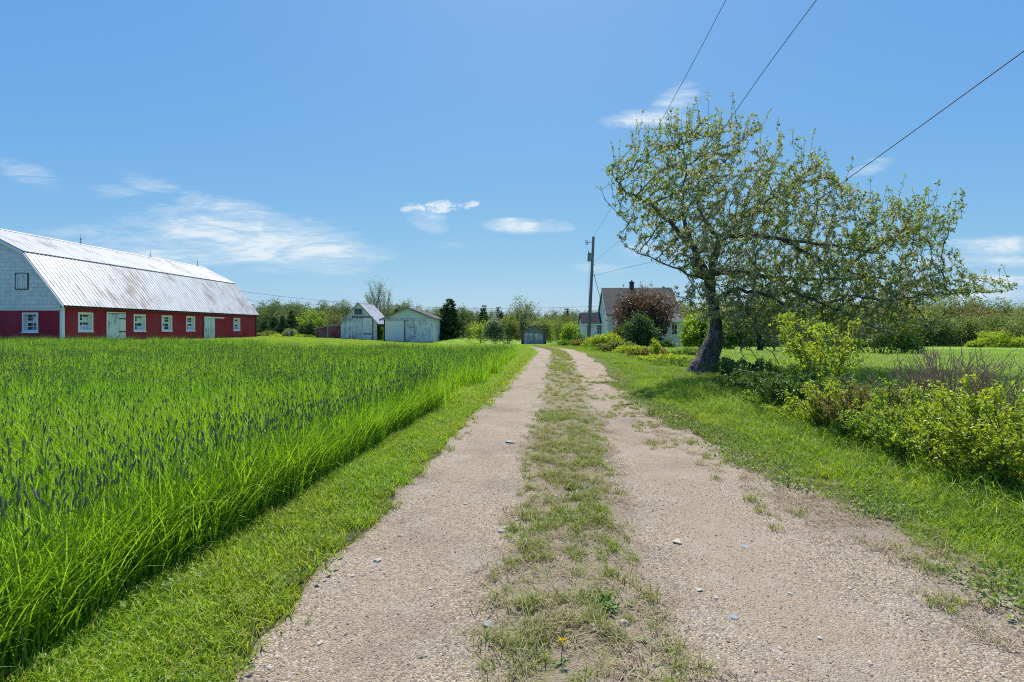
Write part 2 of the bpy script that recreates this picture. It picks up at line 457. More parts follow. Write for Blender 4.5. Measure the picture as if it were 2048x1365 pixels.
# ------------------------------------------------------------------ scattering of ground cover (geometry nodes, real instances)
def scatter(name, pts, rotz, scl, idx, protos, label, cat, tilt=None):
    me = bpy.data.meshes.new(name)
    n = len(pts); me.vertices.add(n); me.vertices.foreach_set('co', np.asarray(pts, np.float32).ravel())
    rot = np.zeros((n, 3), np.float32); rot[:, 2] = rotz
    if tilt is not None: rot[:, 0] = tilt
    a = me.attributes.new('rot', 'FLOAT_VECTOR', 'POINT'); a.data.foreach_set('vector', rot.ravel())
    a = me.attributes.new('scl', 'FLOAT', 'POINT'); a.data.foreach_set('value', np.asarray(scl, np.float32))
    a = me.attributes.new('idx', 'INT', 'POINT'); a.data.foreach_set('value', np.asarray(idx, np.int32))
    for m in protos[0].data.materials: me.materials.append(m)
    o = add(name, me)
    ng = bpy.data.node_groups.new(name, 'GeometryNodeTree')
    ng.interface.new_socket('Geometry', in_out='INPUT', socket_type='NodeSocketGeometry')
    ng.interface.new_socket('Geometry', in_out='OUTPUT', socket_type='NodeSocketGeometry')
    gi = ng.nodes.new('NodeGroupInput'); go = ng.nodes.new('NodeGroupOutput')
    j = ng.nodes.new('GeometryNodeJoinGeometry')
    for p in reversed(protos):
        oi = ng.nodes.new('GeometryNodeObjectInfo'); oi.inputs['Object'].default_value = p
        oi.inputs['As Instance'].default_value = False
        ti = ng.nodes.new('GeometryNodeGeometryToInstance')
        ng.links.new(oi.outputs['Geometry'], ti.inputs[0]); ng.links.new(ti.outputs[0], j.inputs[0])
    ip = ng.nodes.new('GeometryNodeInstanceOnPoints')
    ng.links.new(gi.outputs[0], ip.inputs['Points']); ng.links.new(j.outputs[0], ip.inputs['Instance'])
    ip.inputs['Pick Instance'].default_value = True
    for at, dt, sock in (('rot', 'FLOAT_VECTOR', 'Rotation'), ('scl', 'FLOAT', 'Scale'), ('idx', 'INT', 'Instance Index')):
        na = ng.nodes.new('GeometryNodeInputNamedAttribute'); na.data_type = dt; na.inputs['Name'].default_value = at
        ng.links.new(na.outputs['Attribute'], ip.inputs[sock])
    ng.links.new(ip.outputs[0], go.inputs[0])
    md = o.modifiers.new('scatter', 'NODES'); md.node_group = ng
    return tag(o, label, cat, kind='stuff')

def blades(rng, n, rad, h0, h1, w, lean=.35, droop=.3, seg=3, flat=None):
    base = rng.random((n, 2)); a = base[:, 0] * 2 * np.pi; r = np.sqrt(base[:, 1]) * rad
    bx, by = np.cos(a) * r, np.sin(a) * r
    h = h0 + (h1 - h0) * rng.random(n) ** .8
    az = rng.random(n) * 2 * np.pi
    ln = lean * (.25 + rng.random(n) * 1.1); dr = droop * rng.random(n)
    pa = az + np.pi / 2 + rng.normal(size=n) * .6
    ww = w * (.6 + .8 * rng.random(n))
    t = np.linspace(0, 1, seg + 1)
    V = np.zeros((n, seg + 1, 2, 3))
    for k, tt in enumerate(t):
        off = h * ln * tt ** 1.8
        z = h * (tt - dr * tt ** 3 * .9)
        cx = bx + np.cos(az) * off; cy = by + np.sin(az) * off
        hwid = ww * .5 * (1 - tt ** 2.2) * (1 if tt > 0 else .7) + .0003
        for s in (0, 1):
            sg = 1 if s else -1
            V[:, k, s, 0] = cx + np.cos(pa) * hwid * sg
            V[:, k, s, 1] = cy + np.sin(pa) * hwid * sg
            V[:, k, s, 2] = z
    off = np.arange(n)[:, None] * (seg + 1) * 2
    q = []
    for k in range(seg):
        q.append(off + np.array([[2 * k, 2 * k + 1, 2 * k + 3, 2 * k + 2]]))
    q = np.stack(q, 1).reshape(-1, 4)
    var = np.repeat(rng.random(n), (seg + 1) * 2)
    return V.reshape(-1, 3), q, var

def heads(rng, n, rad, h0, h1, hl=.040, hr=.0044, bend=.40):
    """timothy stalks with a cylinder-shaped seed head"""
    polys = []; hp = []
    for i in range(n):
        a = rng.random() * 6.28; r = math.sqrt(rng.random()) * rad
        h = h0 + (h1 - h0) * rng.random(); az = rng.random() * 6.28; b = bend * rng.random() ** 1.5
        t = np.linspace(0, 1, 5)
        P = np.stack([math.cos(a) * r + math.cos(az) * b * h * t ** 2, math.sin(a) * r + math.sin(az) * b * h * t ** 2, h * (t - .3 * b * t ** 2)], 1)
        polys.append((P, np.array([.0016] * 5)))
        d = P[-1] - P[-2]; d /= np.linalg.norm(d); L = hl * (.6 + .7 * rng.random())
        ts = np.array([0, .12, .5, .85, 1.0]); rr = hr * np.array([.35, .95, 1.05, .85, .25])
        hp.append((P[-1] + d * L * ts[:, None], rr))
    v1, q1, a1 = tubes(polys, 3); v2, q2, a2 = tubes(hp, 5)
    return (v1, q1[0], a1), (v2, q2[0], a2)

def proto(name, parts, mats):
    """parts: list of (verts, quads, var, material index)"""
    V = []; Q = []; A = []; Mi = []; off = 0
    for v, q, a, mi in parts:
        V.append(v); Q.append(q + off); A.append(a); Mi.append(np.full(len(q), mi)); off += len(v)
    me = mesh_np(name, np.concatenate(V), [np.concatenate(Q)], mats, np.concatenate(Mi), np.concatenate(A), smooth=False)
    return bpy.data.objects.new(name, me)      # not linked to the scene: only its mesh is instanced

def in_view(x, y, m=1.22): return (np.abs(x) < np.maximum(y, .3) * m + 1.2) & (y > .6)

rg = np.random.default_rng(11)
# --- tall timothy meadow
near_p = []
for k in range(7):
    b = blades(rg, 34, .13, .28, .62, .0068, .48, .6, 5)
    b2 = blades(rg, 12, .13, .18, .38, .008, .7, .6, 3)
    s, h = heads(rg, 1 + k % 2, .12, .46, .74)
    near_p.append(proto('timothy_tuft', [(*b, 0), (*b2, 0), (*s, 0), (*h, 1)], [M['grass_tall'], M['grass_head']]))
mid_p = []
for k in range(5):
    b = blades(rg, 95, .36, .32, .62, .0105, .42, .45, 3)
    s, h = heads(rg, 5 + 2 * k, .36, .46, .68, .042, .005)
    mid_p.append(proto('timothy_patch', [(*b, 0), (*s, 0), (*h, 1)], [M['grass_tall'], M['grass_head']]))

def pts_in(rng, x0, x1, y0, y1, dens, test):
    n = int((x1 - x0) * (y1 - y0) * dens)
    x = x0 + (x1 - x0) * rng.random(n); y = y0 + (y1 - y0) * rng.random(n)
    k = test(x, y); return x[k], y[k]

def meadow_test(x, y):
    back = 29.6 + .7 * np.sin(x * .6) + .5 * np.sin(x * .23)
    front_of_barn = ~((x < -27.6) & (y > 31.2))
    edge = fx(y) - .03 + .10 * (fbm(y * 2.2, y * 0 + 1, 31) - .5)
    return (x < edge) & (y < back) & front_of_barn & in_view(x, y)
def hfac(x, y): return (.82 + .36 * fbm(x * .35, y * .35, 41)) * (1 - .12 * S(15, 30, y))

x, y = pts_in(rg, -14, 0, .6, 9.5, 34, meadow_test)
# a denser fringe along the mown edge
ye = .8 + 9 * rg.random(900); xe = fx(ye) - .05 - .25 * rg.random(900)
x = np.concatenate([x, xe]); y = np.concatenate([y, ye])
p = np.stack([x, y, gz(x, y) - .01], 1)
scatter('tall_meadow_grass', p, rg.random(len(p)) * 6.28, hfac(x, y) * (.85 + .3 * rg.random(len(p))), rg.integers(0, 7, len(p)), near_p,
        'tall bright green timothy grass with dark seed heads in the near left meadow', 'grass', tilt=rg.normal(size=len(p)) * .10)
x, y = pts_in(rg, -42, 1.2, 8.8, 32, 8, meadow_test)
k = rg.random(len(x)) < np.interp(y, [9, 20, 32], [1, .8, .65]); x, y = x[k], y[k]
p = np.stack([x, y, gz(x, y) - .01], 1)
scatter('far_meadow_grass', p, rg.random(len(p)) * 6.28, hfac(x, y) * (.9 + .25 * rg.random(len(p))), rg.integers(0, 5, len(p)), mid_p,
        'tall meadow grass with dusky seed heads reaching back to the red barn', 'grass')

# --- mown verge between meadow and driveway
mown_p = [proto('mown_tuft', [(*blades(rg, 34, .085, .03, .085, .0055, .8, .5, 3), 0)], [M['grass_mown']]) for _ in range(5)]
mown_m = [proto('mown_patch', [(*blades(rg, 110, .30, .03, .09, .009, .8, .5, 2), 0)], [M['grass_mown']]) for _ in range(4)]
def verge_l(x, y):
    e = .14 * (fbm(x * 3, y * 3, 51) - .35)
    return (x > fx(y) - .12) & (x < xl(y) + e) & in_view(x, y)
x, y = pts_in(rg, -3, 1, .8, 10, 260, verge_l)
p = np.stack([x, y, gz(x, y) - .004], 1)
scatter('mown_verge_grass', p, rg.random(len(p)) * 6.28, .75 + .6 * rg.random(len(p)), rg.integers(0, 5, len(p)), mown_p,
        'short mown yellow-green grass between the tall meadow and the left wheel track', 'grass')
x, y = pts_in(rg, -2.6, 2.2, 9.6, 44, 26, verge_l)
x2, y2 = pts_in(rg, -30, 12, 28, 66, 5, lambda x, y: ~meadow_test(x, y) & in_view(x, y) & ~((x > xl(y)) & (x < xr(y)) & (y < 43)))
x = np.concatenate([x, x2]); y = np.concatenate([y, y2])
p = np.stack([x, y, gz(x, y) - .006], 1)
scatter('farmyard_lawn_grass', p, rg.random(len(p)) * 6.28, .9 + .5 * rg.random(len(p)), rg.integers(0, 4, len(p)), mown_m,
        'short lawn grass along the far driveway and before the farm sheds', 'grass')

# --- sparse grass in the centre strip and on the gravel margins
strip_p = [proto('strip_tuft', [(*blades(rg, 30, .05, .02, .08, .0038, 1.3, .5, 3), 0)], [M['grass_strip']]) for _ in range(5)]
def strip_test(x, y):
    a, b = xa(y), xb(y); mid = (a + b) / 2; hw = (b - a) / 2
    c = 1 - np.abs(x - mid) / (hw * 1.0)
    n = fbm(x * 3.1, y * 2.4, 61, 4)
    pr = np.clip((n - .41) * 5.0, 0, 1) * S(-.1, .55, c) * (.75 + .6 * S(5, 12, y)) + .16 * (c > -.1)
    return in_view(x, y) & (rg.random(len(x)) < pr)
x, y = pts_in(rg, -.6, 4, .9, 9, 330, strip_test)
x2, y2 = pts_in(rg, 0, 4, 9, 44, 60, strip_test)
x3, y3 = pts_in(rg, 1.2, 4.2, .9, 16, 120, lambda x, y: (x > xr(y) - 1.25) & (x < xr(y) + .3) & in_view(x, y) & (fbm(x * 3, y * 3, 66, 4) + (x - xr(y)) * .16 > .455) & (rg.random(len(x)) < .55))
x4, y4 = pts_in(rg, -2, 2, .9, 14, 40, lambda x, y: (x > xl(y) - .1) & (x < xl(y) + .28) & in_view(x, y) & (fbm(x * 4, y * 4, 67, 3) > .54))
x = np.concatenate([x, x2, x3, x4]); y = np.concatenate([y, y2, y3, y4])
p = np.stack([x, y, gz(x, y) + .003], 1)
scatter('centre_strip_grass', p, rg.random(len(p)) * 6.28, (.40 + .85 * rg.random(len(p)) ** 1.3) * (1 + .5 * S(8, 20, y)), rg.integers(0, 5, len(p)), strip_p,
        'sparse olive grass tufts growing between and beside the gravel wheel tracks', 'grass')

# --- long verge grass on the right
verge_p = [proto('verge_tuft', [(*blades(rg, 34, .10, .10, .27, .0062, .9, .8, 4), 0)], [M['grass_verge']]) for _ in range(6)]
def verge_r(x, y):
    return (x > xr(y) + .7 * (fbm(x * 1.5, y * 1.5, 71) - .5)) & (rg.random(len(x)) < S(-.15, .5, x - xr(y) + .5 * (fbm(x * 4, y * 4, 72) - .5))) & (x < shrub_line(y) + 1.3) & in_view(x, y, 1.35)
x, y = pts_in(rg, 2.4, 7.5, 1.5, 12, 120, verge_r)
x2, y2 = pts_in(rg, 2.4, 9, 12, 48, 26, verge_r)
x3, y3 = pts_in(rg, 2.4, 6.5, 1.5, 14, 190, lambda x, y: (x > xr(y) - .12) & (x < xr(y) + 1.1) & in_view(x, y, 1.35) & (rg.random(len(x)) < .35 + .65 * S(-.1, .35, x - xr(y) + .4 * (fbm(x * 5, y * 5, 79) - .5))))
p = np.stack([x3, y3, gz(x3, y3) - .003], 1)
scatter('verge_turf', p, rg.random(len(p)) * 6.28, (.65 + .75 * rg.random(len(p))) * (.7 + .5 * S(0, .6, x3 - xr(y3))), rg.integers(0, 5, len(p)), mown_p, 'short thin turf creeping over the right gravel margin', 'grass')
x = np.concatenate([x, x2]); y = np.concatenate([y, y2])
p = np.stack([x, y, gz(x, y) - .006], 1)
rise = S(0, 1.0, x - xr(y))
scatter('right_verge_grass', p, rg.random(len(p)) * 6.28, (.35 + .75 * rise) * (.45 + .7 * rg.random(len(p))) * (.55 + .9 * fbm(x * 1.1, y * 1.1, 78)) * (1 - .25 * S(4.2, 5, x)) * (1 + .1 * S(12, 25, y)), rg.integers(0, 6, len(p)), verge_p,
        'long arching green grass on the bank right of the driveway', 'grass')
# pale clover mat on the right margin
def clover_proto():
    n = 46; P = np.stack([rg.normal(size=n) * .07, rg.normal(size=n) * .07, .008 + .03 * rg.random(n)], 1)
    v, q, a = leaf_quads(rg, P, .021, .7, 1.2)
    return proto('clover_tuft', [(v, q, a, 0)], [M['clover']])
cl_p = [clover_proto() for _ in range(4)]
def clover_test(x, y):
    return (x > xr(y) - .35) & (x < xr(y) + 1.5) & in_view(x, y, 1.35) & (fbm(x * 1.2, y * 1.2, 76, 4) > .46 + .08 * (x - xr(y)))
x, y = pts_in(rg, 2, 6, 1.5, 14, 70, clover_test)
x2, y2 = pts_in(rg, -2.2, 0, 1, 9, 6, lambda x, y: (x > fx(y)) & (x < xl(y)) & in_view(x, y))
x = np.concatenate([x, x2]); y = np.concatenate([y, y2])
p = np.stack([x, y, gz(x, y) + .004], 1)
scatter('clover_mat', p, rg.random(len(p)) * 6.28, .8 + .7 * rg.random(len(p)), rg.integers(0, 4, len(p)), cl_p,
        'pale clover leaves matted along the grass edges of the driveway', 'ground cover')

# --- hay field on the right
hay_p = [proto('hay_patch', [(*blades(rg, 90, .34, .08, .22, .011, .6, .6, 2), 0)], [M['grass_hay']]) for _ in range(5)]
def hay_test(x, y): return (x > shrub_line(y) + .5) & in_view(x, y, 1.3) & ~((y > 43.5) & (x < 17.5))
x, y = pts_in(rg, 4.5, 48, 3.5, 24, 9, hay_test)
x2, y2 = pts_in(rg, 5, 75, 24, 52, 3.2, hay_test)
x = np.concatenate([x, x2]); y = np.concatenate([y, y2])
p = np.stack([x, y, gz(x, y) - .008], 1)
scatter('hay_field_grass', p, rg.random(len(p)) * 6.28, .8 + .5 * rg.random(len(p)), rg.integers(0, 5, len(p)), hay_p,
        'even bright green grass of the open field behind the apple tree', 'grass')

# --- loose pebbles on the near wheel tracks
def stone_mesh(rng, name, mat, sub=2, flat=.6):
    import bmesh
    bm = bmesh.new(); bmesh.ops.create_icosphere(bm, subdivisions=sub, radius=1)
    sx, sy = 1, .7 + .25 * rng.random(); o = rng.random(3) * 10
    for v in bm.verts:
        p = np.array(v.co); n = .22 * math.sin(p[0] * 2.3 + o[0]) * math.cos(p[1] * 2.9 + o[1]) + .12 * math.sin(p[2] * 4 + p[0] * 3 + o[2])
        v.co = Vector(p * (1 + n)); v.co.x *= sx; v.co.y *= sy; v.co.z *= flat
    me = bpy.data.meshes.new(name); bm.to_mesh(me); bm.free(); me.materials.append(mat)
    me.attributes.new('var', 'FLOAT', 'POINT'); return me
def pebmat(name, c1, c2):
    m, nt, out = newmat(name)
    oi = N(nt, 'ShaderNodeObjectInfo')
    c = mixc(nt, oi.outputs['Random'], c1, c2)
    n = noise(nt, mapping(nt), 3, 5, .7)
    c = mixc(nt, ramp(nt, n, [(.35, .5), (.65, 0.)]), c, tuple(.55 * k for k in c1))
    princ(nt, out, c, .85, bump(nt, n, .3, .1)); return m
M['pebble_a'] = pebmat('pink_pebble', (.26, .19, .135), (.50, .41, .30))
M['pebble_b'] = pebmat('grey_pebble', (.15, .145, .14), (.45, .43, .40))
peb = []
for k in range(6):
    peb.append(bpy.data.objects.new('pebble', stone_mesh(rg, 'pebble', M['pebble_b'] if k % 3 == 0 else M['pebble_a'], 1)))
def peb_test(x, y): return (x > xl(y)) & (x < xr(y) + .1) & in_view(x, y, 1.25)
x, y = pts_in(rg, -1.6, 3.3, .9, 5.0, 1300, peb_test)
x2, y2 = pts_in(rg, -1.6, 3.3, 5, 10, 170, peb_test)
x = np.concatenate([x, x2]); y = np.concatenate([y, y2])
sc = .0022 + .0042 * rg.random(len(x)) ** 3 + .004 * (rg.random(len(x)) < .03)
p = np.stack([x, y, gz(x, y) + .006 + sc * .2], 1)
scatter('gravel', p, rg.random(len(p)) * 6.28, sc, rg.integers(0, 6, len(p)), peb, 'small loose pink and grey stones over the wheel tracks', 'gravel')
# straw-dry stalk litter on the strip
lit = [proto('dry_stalk_litter', [(*blades(rg, 16, .06, .02, .05, .003, 2.2, .9, 2), 0)], [M['dry_leaf']]) for _ in range(3)]
def lit_test(x, y):
    a, b = xa(y), xb(y); c = np.abs(x - (a + b) / 2) / ((b - a) / 2)
    return in_view(x, y) & ((c < 1.25) | ((x > xr(y) - .7) & (x < xr(y) + .2))) & (fbm(x * 3, y * 3, 88) > .42)
x, y = pts_in(rg, -.8, 4, .9, 9, 170, lit_test)
p = np.stack([x, y, gz(x, y) + .006], 1)
scatter('dry_grass_litter', p, rg.random(len(p)) * 6.28, .6 + .7 * rg.random(len(p)), rg.integers(0, 3, len(p)), lit, 'dry straw-coloured grass litter lying on the centre strip', 'litter')
# ------------------------------------------------------------------ building materials
def mat_ribbed(name, axis, col, pitch=.23, dirt=.25):
    m, nt, out = newmat(name)
    v = mapping(nt)
    sp = N(nt, 'ShaderNodeSeparateXYZ'); nt.links.new(v, sp.inputs[0])
    s = mathn(nt, 'FRACT', mathn(nt, 'MULTIPLY', sp.outputs[axis], 1 / pitch))
    rib = ramp(nt, s, [(0., 0.), (.08, 1.), (.2, 1.), (.28, 0.), (.62, 0.), (.66, .35), (.70, .35), (.74, 0.)])
    n = noise(nt, v, 2.2, 6, .65); n2 = noise(nt, mapping(nt, (1, 1, .12)), 5, 5, .6)
    n5 = noise(nt, mapping(nt, (1, 1, .5)), .8, 5, .65)
    c0 = mixc(nt, ramp(nt, n5, [(.4, 0.), (.7, .45)]), col, (col[0] * 1.25, col[0] * .22, col[0] * .24))
    c = mixc(nt, ramp(nt, n, [(.3, dirt), (.65, 0.)]), c0, tuple(k * .55 for k in col))
    c = mixc(nt, ramp(nt, n2, [(.55, 0.), (.75, .35)]), c, tuple(min(1, k * 1.5 + .02) for k in col))
    princ(nt, out, c, .62, bump(nt, rib, .8, .02), 0, .2); return m

def mat_boards(name, axis, paint, bare, wear=.5, pitch=.16, rough=.85):
    """painted vertical boards, worn down to bare grey wood in flakes"""
    m, nt, out = newmat(name)
    v = mapping(nt)
    sp = N(nt, 'ShaderNodeSeparateXYZ'); nt.links.new(v, sp.inputs[0])
    k = mathn(nt, 'MULTIPLY', sp.outputs[axis], 1 / pitch)
    s = mathn(nt, 'FRACT', k)
    gap = ramp(nt, s, [(0., 1.), (.05, 0.), (.95, 0.), (1., 1.)])
    wn = N(nt, 'ShaderNodeTexWhiteNoise', noise_dimensions='1D'); nt.links.new(mathn(nt, 'FLOOR', k), wn.inputs['W'])
    st = (1, 1, .16) if axis != 2 else (.16, .16, 1)
    n = noise(nt, mapping(nt, st), 9, 7, .7); n2 = noise(nt, mapping(nt, st), 30, 5, .7); n3 = noise(nt, v, 1.1, 5, .6)
    f = mathn(nt, 'ADD', mathn(nt, 'MULTIPLY', n, .6), mathn(nt, 'ADD', mathn(nt, 'MULTIPLY', n2, .3), mathn(nt, 'MULTIPLY', n3, .35)))
    f = mathn(nt, 'ADD', f, mathn(nt, 'MULTIPLY', wn.outputs['Value'], .06))
    t = .86 - wear * .45
    worn = ramp(nt, f, [(t, 0.), (t + .07, .9)])
    bc = mixc(nt, n2, tuple(x * .6 for x in bare), tuple(min(1, x * 1.3) for x in bare))
    c = mixc(nt, worn, mixc(nt, n2, paint, tuple(x * .86 for x in paint)), bc)
    c = mixc(nt, mathn(nt, 'MULTIPLY', gap, .75), c, tuple(x * .25 for x in bare))
    h = mathn(nt, 'SUBTRACT', mathn(nt, 'MULTIPLY', n2, .25), mathn(nt, 'MULTIPLY', gap, 1.0))
    princ(nt, out, c, rough, bump(nt, h, .5, .02), 0, .2); return m

def mat_roof_metal(name, rust=.5):
    m, nt, out = newmat(name)
    v = mapping(nt)
    n = noise(nt, mapping(nt, (.55, 1.6, .55)), 1.1, 8, .72); n2 = noise(nt, mapping(nt, (.30, 5.5, .30)), 2.2, 6, .72, .3); big = noise(nt, v, .22, 4, .6)
    # patches of weathering run down the slope between the ribs
    f = mathn(nt, 'ADD', mathn(nt, 'ADD', mathn(nt, 'MULTIPLY', n, .5), mathn(nt, 'MULTIPLY', n2, .5)), mathn(nt, 'MULTIPLY', mathn(nt, 'SUBTRACT', big, .5), .35))
    base = mixc(nt, ramp(nt, noise(nt, mapping(nt, (.5, 3, .5)), 2, 5, .6), [(.3, 0.), (.7, 1.)]), (.43, .43, .43), (.56, .56, .56))
    c = mixc(nt, ramp(nt, f, [(.522 - rust * .02, 0.), (.57, .85)]), base, (.26, .225, .20))
    c = mixc(nt, ramp(nt, f, [(.60, 0.), (.65, .85)]), c, (.20, .115, .07))
    sp = N(nt, 'ShaderNodeSeparateXYZ'); nt.links.new(v, sp.inputs[0])
    princ(nt, out, c, .45, None, .15, .5); return m

def mat_shingle_wall():
    m, nt, out = newmat('asbestos_shingle')
    v = mapping(nt, (1, 1, 1), rot=(R(90), 0, 0))
    br = N(nt, 'ShaderNodeTexBrick'); nt.links.new(v, br.inputs['Vector'])
    br.inputs['Scale'].default_value = 1; br.inputs['Mortar Size'].default_value = .012
    br.inputs['Brick Width'].default_value = .62; br.inputs['Row Height'].default_value = .27
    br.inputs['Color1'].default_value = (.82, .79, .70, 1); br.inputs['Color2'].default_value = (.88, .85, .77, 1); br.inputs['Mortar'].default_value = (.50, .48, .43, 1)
    n = noise(nt, mapping(nt), 2.4, 6, .65); n2 = noise(nt, mapping(nt, (1, 1, .3)), 14, 5, .7)
    c = mixc(nt, ramp(nt, n, [(.45, 0.), (.7, .5)]), br.outputs['Color'], (.46, .45, .40))
    c = mixc(nt, ramp(nt, n2, [(.56, 0.), (.68, .5)]), c, (.26, .28, .26))
    princ(nt, out, c, .85, bump(nt, br.outputs['Fac'], -.4, .01), 0, .2); return m

def mat_asphalt_shingle(name, col):
    m, nt, out = newmat(name)
    v = mapping(nt, (1, 1, 1))
    sp = N(nt, 'ShaderNodeSeparateXYZ'); nt.links.new(v, sp.inputs[0])
    s = mathn(nt, 'FRACT', mathn(nt, 'MULTIPLY', sp.outputs[2], 7.5))
    n = noise(nt, v, 40, 4, .7); n2 = noise(nt, mapping(nt, (.8, 2, 5)), 1.6, 5, .6)
    c = mixc(nt, n, tuple(k * .7 for k in col), tuple(k * 1.3 for k in col))
    c = mixc(nt, ramp(nt, n2, [(.4, 0.), (.7, .5)]), c, tuple(k * 1.7 for k in col))
    c = mixc(nt, ramp(nt, s, [(0., .6), (.12, 0.)]), c, tuple(k * .4 for k in col))
    princ(nt, out, c, .95, bump(nt, s, .3, .02), 0, .1); return m

def mat_clap(name, col, pitch=.12, bare=(.3, .29, .27), wear=.2):
    m, nt, out = newmat(name)
    v = mapping(nt); sp = N(nt, 'ShaderNodeSeparateXYZ'); nt.links.new(v, sp.inputs[0])
    s = mathn(nt, 'FRACT', mathn(nt, 'MULTIPLY', sp.outputs[2], 1 / pitch))
    n = noise(nt, mapping(nt, (.2, .2, 1)), 9, 6, .7)
    c = mixc(nt, ramp(nt, n, [(.62 - wear * .4, 0.), (.70 - wear * .3, .8)]), col, bare)
    c = mixc(nt, ramp(nt, s, [(0., .5), (.1, 0.)]), c, tuple(k * .35 for k in col))
    princ(nt, out, c, .8, bump(nt, s, .4, .02), 0, .2); return m

M['red_x'] = mat_ribbed('red_ribbed_metal_gable', 0, (.38, .016, .036))
M['red_y'] = mat_ribbed('red_ribbed_metal_side', 1, (.38, .017, .036))
M['roof_metal'] = mat_roof_metal('weathered_barn_roof', .5)
M['roof_metal_s'] = mat_roof_metal('weathered_shed_roof', .2)
M['shingle'] = mat_shingle_wall()
M['white_trim'] = plain('white_trim_paint', (.87, .85, .80), .6, .10, 5)
M['grey_trim'] = plain('weathered_grey_trim', (.36, .36, .35), .8, .3, 8)
M['dark_trim'] = plain('dark_brown_trim', (.07, .055, .05), .8, .3, 8)
M['iron'] = plain('rusty_iron', (.06, .045, .04), .6, .4, 12, .5)
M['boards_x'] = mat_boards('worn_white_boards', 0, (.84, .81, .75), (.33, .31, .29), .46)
M['boards_y'] = mat_boards('worn_white_boards_side', 1, (.85, .82, .77), (.34, .32, .30), .42)
M['boards_clean'] = mat_boards('greyish_white_boards', 0, (.87, .84, .77), (.47, .45, .41), .30, .2)
M['boards_gable'] = mat_boards('cream_gable_boards', 0, (.76, .78, .66), (.42, .42, .38), .28, .22)
M['boards_red'] = mat_boards('faded_red_boards', 0, (.30, .03, .038), (.26, .17, .16), .58, .18)
M['boards_grey'] = mat_boards('blue_grey_bare_boards', 0, (.58, .60, .60), (.24, .24, .23), .58, .17)
M['boards_dark'] = mat_boards('dark_weathered_boards', 0, (.14, .14, .14), (.07, .065, .06), .5, .2)
M['shed_shingle'] = mat_clap('weathered_wood_shingle', (.24, .25, .24), .14, (.13, .12, .11), .5)
M['clap_white'] = mat_clap('white_clapboard', (.87, .85, .80), .11)
M['clap_cream'] = mat_clap('pale_green_white_clapboard', (.78, .82, .70), .11)
M['block'] = mat_clap('painted_block_wall', (.70, .72, .72), .22, (.5, .5, .5), .15)
M['asphalt_grey'] = mat_asphalt_shingle('brown_grey_roof_shingle', (.125, .118, .098))
M['asphalt_dark'] = mat_asphalt_shingle('black_roof_shingle', (.040, .044, .052))
M['roof_dark'] = mat_asphalt_shingle('dark_garage_roofing', (.10, .095, .09))
M['brick'] = plain('dark_chimney_brick', (.075, .062, .056), .9, .35, 14)
M['concrete'] = plain('grey_concrete', (.34, .33, .31), .9, .2, 6)
M['paper'] = plain('faded_window_board', (.66, .68, .69), .8, .15, 7)
def mat_glass():
    m, nt, out = newmat('dark_window_glass')
    n = noise(nt, mapping(nt), 3, 3)
    c = mixc(nt, n, (.012, .016, .020), (.05, .06, .07))
    princ(nt, out, c, .08, None, 0, .6); return m
M['glass'] = mat_glass()

def wall_grid(mb, P, u0, u1, v0, v1, openings, depth, m=0, mr=1):
    """front face of a wall in a (u,v) plane with real openings and reveals; P(u,v,w) maps to 3D with w into the wall"""
    us = sorted({u0, u1, *[o[0] for o in openings], *[o[1] for o in openings]})
    vs = sorted({v0, v1, *[o[2] for o in openings], *[o[3] for o in openings]})
    for a, b in zip(us, us[1:]):
        for c, d in zip(vs, vs[1:]):
            mu, mv = (a + b) / 2, (c + d) / 2
            if any(o[0] < mu < o[1] and o[2] < mv < o[3] for o in openings): continue
            mb.poly([P(a, c, 0), P(b, c, 0), P(b, d, 0), P(a, d, 0)], m)
    for a, b, c, d in openings:
        mb.poly([P(a, c, 0), P(a, c, depth), P(b, c, depth), P(b, c, 0)], mr)
        mb.poly([P(a, d, 0), P(a, d, depth), P(b, d, depth), P(b, d, 0)], mr)
        mb.poly([P(a, c, 0), P(a, c, depth), P(a, d, depth), P(a, d, 0)], mr)
        mb.poly([P(b, c, 0), P(b, c, depth), P(b, d, depth), P(b, d, 0)], mr)
        mb.poly([P(a, c, depth), P(b, c, depth), P(b, d, depth), P(a, d, depth)], mr)

def pbox(mb, P, u0, u1, v0, v1, w0, w1, m=0):
    c = [P(u, v, w) for w in (w0, w1) for (u, v) in ((u0, v0), (u1, v0), (u1, v1), (u0, v1))]
    i = len(mb.v); mb.v += c
    for f in ((0, 1, 2, 3), (7, 6, 5, 4), (0, 4, 5, 1), (1, 5, 6, 2), (2, 6, 7, 3), (3, 7, 4, 0)):
        mb.f.append(tuple(i + k for k in f)); mb.m.append(m)

